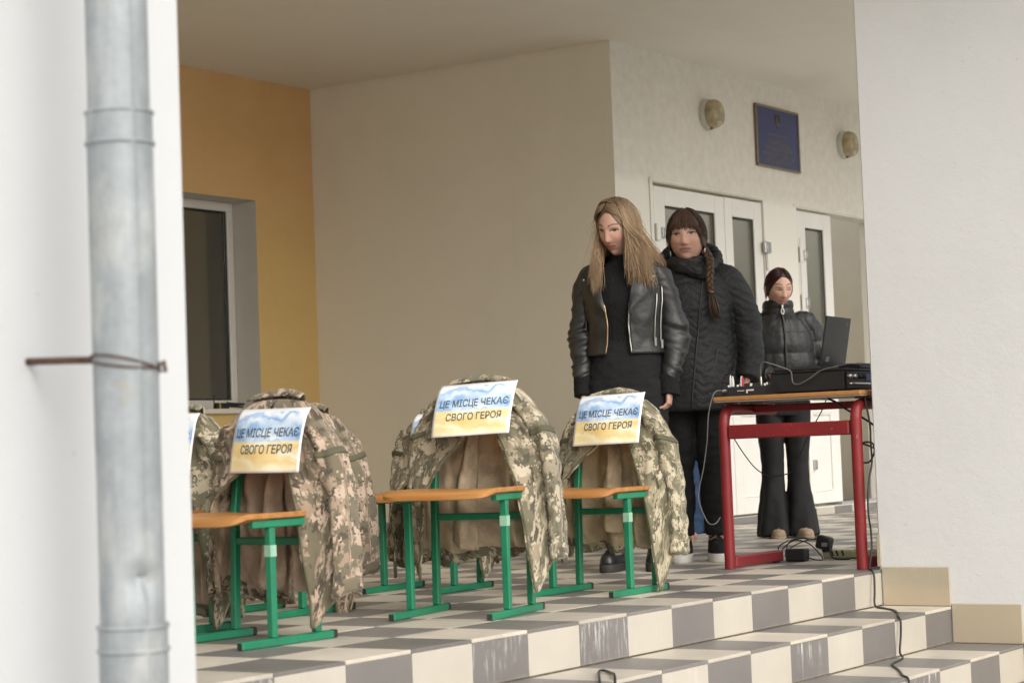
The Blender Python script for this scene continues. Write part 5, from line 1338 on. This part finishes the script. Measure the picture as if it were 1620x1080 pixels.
# dark receiver lying on the case
m = MB(); m.bx(8.375, 8.54, 3.80, 3.905, TT+.1035, TT+.128, 0, .004); m.bx(8.39, 8.42, 3.799, 3.7998, TT+.110, TT+.120)
tag(m.build('receiver', M['matte_black']), 'small flat black receiver on the amplifier case beside the laptop', 'receiver')
# laptop, seen from behind its lid
lp = empty('laptop', (8.225, 3.925, TT+.1040), R_(6.5), 'open black laptop standing on the amplifier case', 'laptop')
M['lap'] = simple('laptop_shell', (.020, .020, .0205), .5, bump=.06, bscale=500)
m = MB(); m.bx(0, .335, .0, .215, .0, .017, 0, .004); m.build('base', M['lap'], lp)
m = MB(); m.bx(.02, .295, .03, .12, .0172, .0185); m.build('keyboard', M['seal'], lp)
RX = Matrix.Rotation(R_(10), 4, 'X')
m = MB(); m.bx(0, .335, -.004, .004, .0, .222, 0, .003); m.xf(Matrix.Translation((0, -.004, .016))@RX); lid = m.build('lid', M['lap'], lp)
m = MB(); m.bx(.01, .305, .0042, .0048, .012, .212); m.xf(Matrix.Translation((0, -.004, .016))@RX); m.build('screen', M['seal'], lid)
m = MB(); m.bx(.262, .300, -.0052, -.0043, .185, .200); m.xf(Matrix.Translation((0, -.004, .016))@RX); m.build('sticker', simple('maroon_sticker', (.10, .055, .055), .5), lid)
m = MB(); 
for i, (a, b) in enumerate(((0, .75), (0, .0), (.25, 1.0), (0, 0))):
    if i in (0, 2):
        for dx in (0, .012):
            m._add([(.048+dx+i*.012, -.0052, .020), (.053+dx+i*.012, -.0052, .020), (.059+dx+i*.012, -.0052, .042), (.054+dx+i*.012, -.0052, .042)], [(0, 1, 2, 3)])
m.xf(Matrix.Translation((0, -.004, .016))@RX); m.build('logo', M['sole'], lid)

# cords
cord('audio_cable', [(8.075, 4.318, TT+.027), (8.03, 4.345, .784), (8.005, 4.365, .70), (8.003, 4.375, .617), (8.01, 4.385, .562), (8.02, 4.413, .451), (8.02, 4.444, .339), (8.02, 4.437, .283), (8.02, 4.402, .21), (8.03, 4.37, .204), (8.06, 4.36, .231)], .0026, 'thin grey cord hanging from the mixer past the left desk leg', 'grey_cable')
cord('audio_cable', [(8.30, 4.44, .73), (8.33, 4.44, .64), (8.35, 4.433, .587), (8.35, 4.387, .513), (8.35, 4.326, .439), (8.35, 4.264, .403), (8.35, 4.2, .402), (8.35, 4.136, .426), (8.35, 4.091, .504), (8.35, 4.056, .574), (8.35, 3.983, .684), (8.35, 3.958, .733)], .0026, 'black cord sagging in a loop under the desk')
cord('audio_cable', [(8.25, 3.90, .735), (8.25, 3.85, .712), (8.25, 3.813, .683), (8.25, 3.74, .645), (8.25, 3.683, .604), (8.24, 3.645, .56)], .0048, 'thick black cable slanting down under the desk top')
cord('audio_cable', [(8.24, 3.64, .49), (8.16, 3.68, .525), (8.12, 3.690, .535), (8.12, 3.666, .54), (8.12, 3.640, .531), (8.12, 3.636, .495), (8.12, 3.659, .456), (8.12, 3.694, .454), (8.18, 3.72, .47)], .0040, 'loop of black cable beside the right desk leg')
cord('audio_cable', [(8.14, 4.17, TT+.085), (8.135, 4.168, .885), (8.13, 4.150, .908), (8.13, 4.12, .902), (8.16, 4.07, .880), (8.185, 4.045, .862), (8.180, 4.035, .815), (8.178, 4.005, .805), (8.178, 3.95, .828), (8.18, 3.90, .858), (8.19, 3.84, .872), (8.26, 3.80, .884), (8.36, 3.79, .882)], .0030, 'dark grey cord looping down the front of the amplifier case', 'grey_cable')
cord('audio_cable', [(8.14, 4.315, TT+.09), (8.15, 4.33, TT+.105), (8.16, 4.36, TT+.095), (8.17, 4.385, TT+.04), (8.18, 4.39, .72), (8.18, 4.385, .55)], .0022, 'blue cord arching off the left end of the mixer', 'cable')
cord('power_cable', [(8.10, 3.66, .735), (8.085, 3.635, .62), (8.075, 3.630, .536), (8.078, 3.630, .455), (8.050, 3.632, .389), (8.02, 3.630, .297), (8.02, 3.630, .23), (8.04, 3.632, .163), (8.03, 3.628, .084), (7.975, 3.618, .012), (7.955, 3.597, .006), (7.945, 3.584, -.020), (7.93, 3.578, -.08), (7.915, 3.572, -.138), (7.885, 3.52, -.1455), (7.80, 3.44, -.1455), (7.66, 3.36, -.1450), (7.53, 3.305, -.1440), (7.505, 3.283, -.160), (7.49, 3.278, -.215), (7.46, 3.272, -.275), (7.42, 3.245, -.2955), (7.22, 3.20, -.2955), (7.05, 3.10, -.2955), (6.90, 3.02, -.2955), (6.86, 2.98, -.31), (6.8, 2.965, -.40), (6.7, 2.93, -.446)], .0044, 'long black power cable running from the desk down the steps')
cord('power_cable', [(4.70, 3.02, -.2955), (4.90, 3.10, -.2955), (5.08, 3.20, -.292), (5.15, 3.262, -.27), (5.20, 3.280, -.20), (5.27, 3.289, -.155), (5.34, 3.33, -.138), (5.50, 3.43, -.140), (5.56, 3.45, -.143), (5.50, 3.385, -.143), (5.40, 3.312, -.138), (5.34, 3.276, -.18), (5.30, 3.268, -.26), (5.22, 3.22, -.2950), (5.05, 3.05, -.2955)], .0044, 'black cable loop at the bottom edge of the steps')
# adapter and power strip on the floor
ad = MB(); ad.box((8.60, 4.258, .030), (.062, .098, .056), 0, Matrix.Rotation(R_(5), 3, 'Z'), .006)
o = ad.build('power_adapter', M['matte_black']); tag(o, 'black box-shaped power adapter on the floor under the desk', 'adapter')
m = MB(); m.box((8.57, 4.258, .030), (.002, .003, .05), 0, Matrix.Rotation(R_(5), 3, 'Z')); q = m.build('seam', M['seal'], None); q.parent = o
psp = empty('power_strip', (8.73, 4.03, .0008), R_(-4), 'olive beige power strip on the floor by the right desk leg', 'power strip')
M['olive'] = simple('aged_plastic', (.36, .36, .22), .5, var=.12)
m = MB(); m.bx(-.030, .030, -.17, .155, .004, .044, 0, .008); m.build('housing', M['olive'], psp)
m = MB(); m.bx(-.036, .036, -.175, .160, .0, .0038, 0, .001); m.build('base_plate', M['sole'], psp)
for yy in (.045, .075, .10): m = MB(); m.box((-.0305, yy, .030), (.003, .009, .026), 0, Matrix.Rotation(-.35, 3, 'X')); m.build('slot', M['seal'], psp)
for yy in (-.10, -.02): m = MB(); m.lathe((0, yy, .0442), [(.018, 0), (.018, .002), (.014, .0012)], 18); m.build('socket', M['seal'], psp)
pl = MB(); pl.box((8.72, 4.175, .078), (.050, .072, .062), 0, Matrix.Rotation(R_(14), 3, 'X'), .008); pl.lathe((8.72, 4.165, .048), [(.022, -.012), (.024, .0)], 16)
o = pl.build('plug_adapter', M['matte_black'], None, 40); tag(o, 'bulky black plug-in adapter sitting on the end of the power strip', 'adapter')
m = MB(); m.bx(8.6935, 8.6945, 4.150, 4.178, .062, .080); q = m.build('rating_label', simple('grey_print', (.25, .25, .26), .5), None); q.parent = o
cord('power_cable', [(8.62, 4.31, .03), (8.64, 4.34, .02), (8.70, 4.36, .06), (8.78, 4.38, .085), (8.80, 4.33, .095), (8.78, 4.27, .09), (8.76, 4.22, .10)], .003, 'black cord arching from the adapter to the plug')
cord('power_cable', [(8.59, 4.21, .022), (8.60, 4.17, .008), (8.64, 4.15, .006), (8.69, 4.19, .03), (8.74, 4.26, .07), (8.78, 4.34, .088), (8.84, 4.42, .07), (8.82, 4.46, .03), (8.78, 4.44, .06), (8.72, 4.36, .09)], .003, 'tangled black cord behind the adapter')
cord('power_cable', [(8.75, 4.20, .075), (8.80, 4.26, .088), (8.84, 4.33, .082), (8.80, 4.39, .050), (8.70, 4.35, .015), (8.63, 4.32, .015)], .0026, 'thin cord looped between plug and adapter')
cord('power_cable', [(8.70, 4.14, .05), (8.69, 4.13, .02), (8.69, 4.10, .005), (8.70, 4.0, .005), (8.69, 3.9, .005), (8.66, 3.75, .005)], .0035, 'flat black cord lying along the power strip')
# dry leaf
lf = MB(); lf._add([(10.70, 5.15, .002), (10.73, 5.165, .008), (10.765, 5.215, .010), (10.775, 5.25, .003), (10.74, 5.225, .007), (10.71, 5.185, .009)], [(0, 1, 4, 5), (1, 2, 3, 4)]); tag(lf.build('dry_leaf', simple('dry_leaf', (.10, .11, .045), .8)), 'small dry leaf lying on the tiles behind the desk', 'leaf')

# ------------------------------------------------------------------ wall lamps, plaque
def stained(name, c):
    k = NT(name); P = k.obj(); n = k.noise(P, 14, 5, .65)
    k.col(k.ramp(n, [(.3, tuple(x*.55 for x in c)), (.55, c), (.75, tuple(min(1, x*1.25) for x in c))])); k.set(Roughness=.25); return k.mat
M['lampglass'] = stained('yellowed_lamp_glass', (.40, .33, .20)); M['lampbase'] = simple('lamp_base_enamel', (.55, .53, .47), .5, var=.15, scale=12)
for x, z, lab in ((12.195, 2.775, 'round yellowed wall lamp left of the blue plaque'), (14.36, 2.79, 'round yellowed wall lamp right of the blue plaque')):
    lm = empty('wall_lamp', (x, YD-.0005, z), 0, lab, 'lamp', 'round wall lamps over the doors')
    RXm = Matrix.Rotation(math.pi/2, 3, 'X')
    m = MB(); m.lathe((0, 0, 0), [(.104, 0), (.106, .004), (.106, .030), (.101, .040)], 32, 0, RXm); m.build('base', M['lampbase'], lm, 40)
    m = MB(); m.lathe((0, 0, 0), [(.097, .0405), (.098, .052), (.095, .080), (.085, .098), (.060, .108), (.02, .111), (.002, .111)], 32, 0, RXm); m.build('glass_cover', M['lampglass'], lm, 50)
    for a in (1.35, -1.75):
        m = MB(); m.box((.100*math.cos(a), -.046, .100*math.sin(a)), (.022, .018, .012), 0, None, .002); m.build('clip', M['bracket'], lm)
M['plaque'] = simple('blue_enamel_plaque', (.016, .026, .115), .35, var=.1, scale=8); M['bronze'] = simple('bronze_frame', (.20, .155, .10), .4, .5); M['plaqueink'] = simple('faded_gold_lettering', (.16, .135, .10), .5)
pq = empty('school_plaque', (13.235, YD-.001, 2.72), 0, 'blue school name plaque with gilt lettering between two lamps', 'sign')
PW, PH = .662, .424
m = MB(); m.bx(-PW/2, PW/2, -.016, -.002, -PH/2, PH/2, 0, .002); m.build('panel', M['plaque'], pq)
m = MB(); frame(m, -PW/2-.010, PW/2+.010, -PH/2-.010, PH/2+.010, -.024, -.001, .016); m.build('frame', M['bronze'], pq)
for txt, z, sz in (('МІНІСТЕРСТВО ОСВІТИ І НАУКИ УКРАЇНИ', .018, .017), ('ОПОРНИЙ ЗАКЛАД', -.040, .040), ('ГОРОДОЦЬКИЙ ЛІЦЕЙ №', -.085, .040), ('ГОРОДОЦЬКОЇ МІСЬКОЇ РАДИ', -.130, .038), ('ХМЕЛЬНИЦЬКОЇ ОБЛАСТІ', -.172, .036)):
    tv, tf = text_mesh(txt, sz, 'CENTER', .0008, 0, .86)
    m = MB(); m._add([(x, -.0172, z+y) for x, y in tv], tf); m.build('lettering', M['plaqueink'], pq)
# trident emblem
m = MB()
for s in (-1, 1):
    m.tube([(s*.030, -.018, .170), (s*.031, -.018, .110), (s*.022, -.018, .098), (s*.010, -.018, .096)], .0042, 6); m.tube([(s*.030, -.018, .168), (s*.018, -.018, .145), (s*.010, -.018, .100), (0, -.018, .078)], .0036, 6)
m.tube([(0, -.018, .178), (0, -.018, .072)], .0046, 6); m.build('trident', M['plaqueink'], pq, True)

# ------------------------------------------------------------------ downpipe on the pillar
def zinc(name):
    k = NT(name); P = k.obj(); a = k.noise(P, 7, 6, .65); b = k.noise(k.map(P, (26, 26, 3)), 1, 4); v = k.n('ShaderNodeTexVoronoi'); v.inputs['Scale'].default_value = 60; k.l(P, v.inputs['Vector'])
    c = k.ramp(k.math('ADD', k.math('MULTIPLY', a, .6), k.math('MULTIPLY', b, .4)), [(.32, (.20, .225, .24)), (.52, (.28, .305, .32)), (.68, (.42, .445, .45))])
    c = k.mix(k.math('MULTIPLY', v.outputs['Distance'], .10), c, (.6, .62, .62)); sm_ = k.noise(k.map(P, (9, 9, 5), (3, 1, 7)), 1, 5, .6); c = k.mix(k.ramp(sm_, [(.54, (0, 0, 0)), (.64, (.38, .38, .38))]), c, (.50, .50, .48))
    ru = k.noise(P, 11, 5, .7); c = k.mix(k.ramp(ru, [(.66, (0, 0, 0)), (.74, (.75, .75, .75))]), c, (.36, .28, .19))
    k.col(c); k.set(Metallic=.35); k.l(k.math('ADD', .46, k.math('MULTIPLY', a, .25)), k.p.inputs['Roughness']); k.bump(k.noise(P, 5, 4), .25, .012); return k.mat
M['zinc'] = zinc('galvanised_sheet'); M['rust'] = simple('rusty_iron', (.10, .05, .035), .85, .2, var=.4, scale=60, bump=.4)
dp = empty('downpipe', (2.543, 2.519, -.74), 0, 'dented galvanised downpipe standing off the white pillar', 'drainpipe')
def pipe_seg(z0, z1, r0, r1, dent=None):
    m = MB(); rings = []; N = int((z1-z0)/.018)+2
    for i in range(N):
        z = lerp(z0, z1, i/(N-1)); r = lerp(r0, r1, i/(N-1)); ring = []
        for k_ in range(48):
            a = 2*math.pi*k_/48; rr = r*(1+.012*noise.noise(V((math.cos(a), math.sin(a), z*3))))
            if dent:
                da = math.atan2(math.sin(a-dent[1]), math.cos(a-dent[1])); up_ = z-dent[0]
                rr -= .020*math.exp(-(da/.55)**2)*math.exp(-(up_/(.030 if up_ < 0 else .012))**2)
            if abs(math.atan2(math.sin(a+2.0), math.cos(a+2.0))) < .07: rr += .0035     # folded seam
            ring.append(V((rr*math.cos(a), rr*math.sin(a), z+.74)))
        rings.append(ring)
    m.loft(rings, 0, True); return m
va = math.atan2(-2.519, -2.53)           # side that faces the yard
pipe_seg(1.135, CEIL+.5, .0535, .0545).build('pipe_section', M['zinc'], dp, 50)
pipe_seg(.25, 1.175, .0552, .0572, (.375, va+.35)).build('pipe_section', M['zinc'], dp, 50)
pipe_seg(-.72, .29, .0575, .0590).build('pipe_section', M['zinc'], dp, 50)
for z, r in ((1.172, .0585), (1.118, .0592), (.290, .0610), (.250, .0608)):
    m = MB(); m.tube([V(((r-.002)*math.cos(a), (r-.002)*math.sin(a), z+.74)) for a in [2*math.pi*k_/40 for k_ in range(41)]], .0040, 8); m.build('bead', M['zinc'], dp, True)
m = MB(); m.tube([(0, .242, .755+.74), (0, .15, .752+.74), (0, .055, .748+.74)], .0068, 10); m.build('bracket_rod', M['rust'], dp, True)
m = MB(); r = .0592
for ph, amp in ((0, .008), (math.pi, .008)):
    m.tube([V((r*math.cos(a), r*math.sin(a), .738+.74+amp*math.cos(a-va+.5)*math.cos(ph)-.010*math.sin((a-va)*1.0))) for a in [2*math.pi*k_/40 for k_ in range(41)]], .0019, 6)
e = va+1.25; m.tube([(r*math.cos(e), r*math.sin(e), .735+.74), ((r+.008)*math.cos(e), (r+.008)*math.sin(e), .740+.74), ((r+.009)*math.cos(e+.1), (r+.009)*math.sin(e+.1), .722+.74)], .0042, 6)
m.build('binding_wire', M['rust'], dp, True)

# ------------------------------------------------------------------ things on the window sills
m = MB(); m.bx(WIN[0]+.02, WIN[1]-.02, yf+.075, yf+.36, WIN[2]+.03, WIN[2]+.075, 0, .004); bpart(m, 'inner_sill', simple('brown_sill', (.12, .05, .04), .5))
bxo = MB(); bxo.bx(9.72, 10.245, yf+.10, yf+.30, WIN[2]+.077, WIN[2]+.178, 0, .012); o = bxo.build('storage_box', simple('pale_green_plastic', (.50, .53, .38), .5)); tag(o, 'pale green box lying inside behind the dark window', 'box')
m = MB(); m.bx(9.80, 10.02, yf+.0965, yf+.0995, WIN[2]+.122, WIN[2]+.130); q = m.build('slot', M['seal'], None); q.parent = o
ws = empty('extension_lead', (10.08, YB+.03, WIN[2]-.0035), 0, 'coiled black extension lead lying on the outer window sill', 'cable')
m = MB(); m.box((-.09, .0, .021), (.12, .045, .040), 0, None, .008); m.build('socket_block', M['matte_black'], ws)
m = MB(); m.box((-.125, -.001, .0215), (.020, .0465, .0415), 0, None, .006); m.build('band', simple('yellow_tape', (.42, .36, .06), .5), ws)
m = MB(); rr_ = random.Random(4); pth = []
for i in range(60):
    t = i/59; a = t*2*math.pi*4.5; pth.append(V((.06+.075*math.cos(a)+.01*rr_.uniform(-1, 1), .012+.020*math.sin(a), .012+.030*t+.006*math.sin(a*.7))))
m.tube(smooth_path(pth, 3), .0045, 6); m.build('cord', M['cable'], ws, True)
m = MB(); m.tube(smooth_path([(-.15, .0, .02), (-.17, -.01, .04), (-.165, .0, .075)], 5), .004, 6); m.box((-.160, 0, .085), (.022, .010, .010), 0, None, .002); m.build('plug', M['cable'], ws, True)
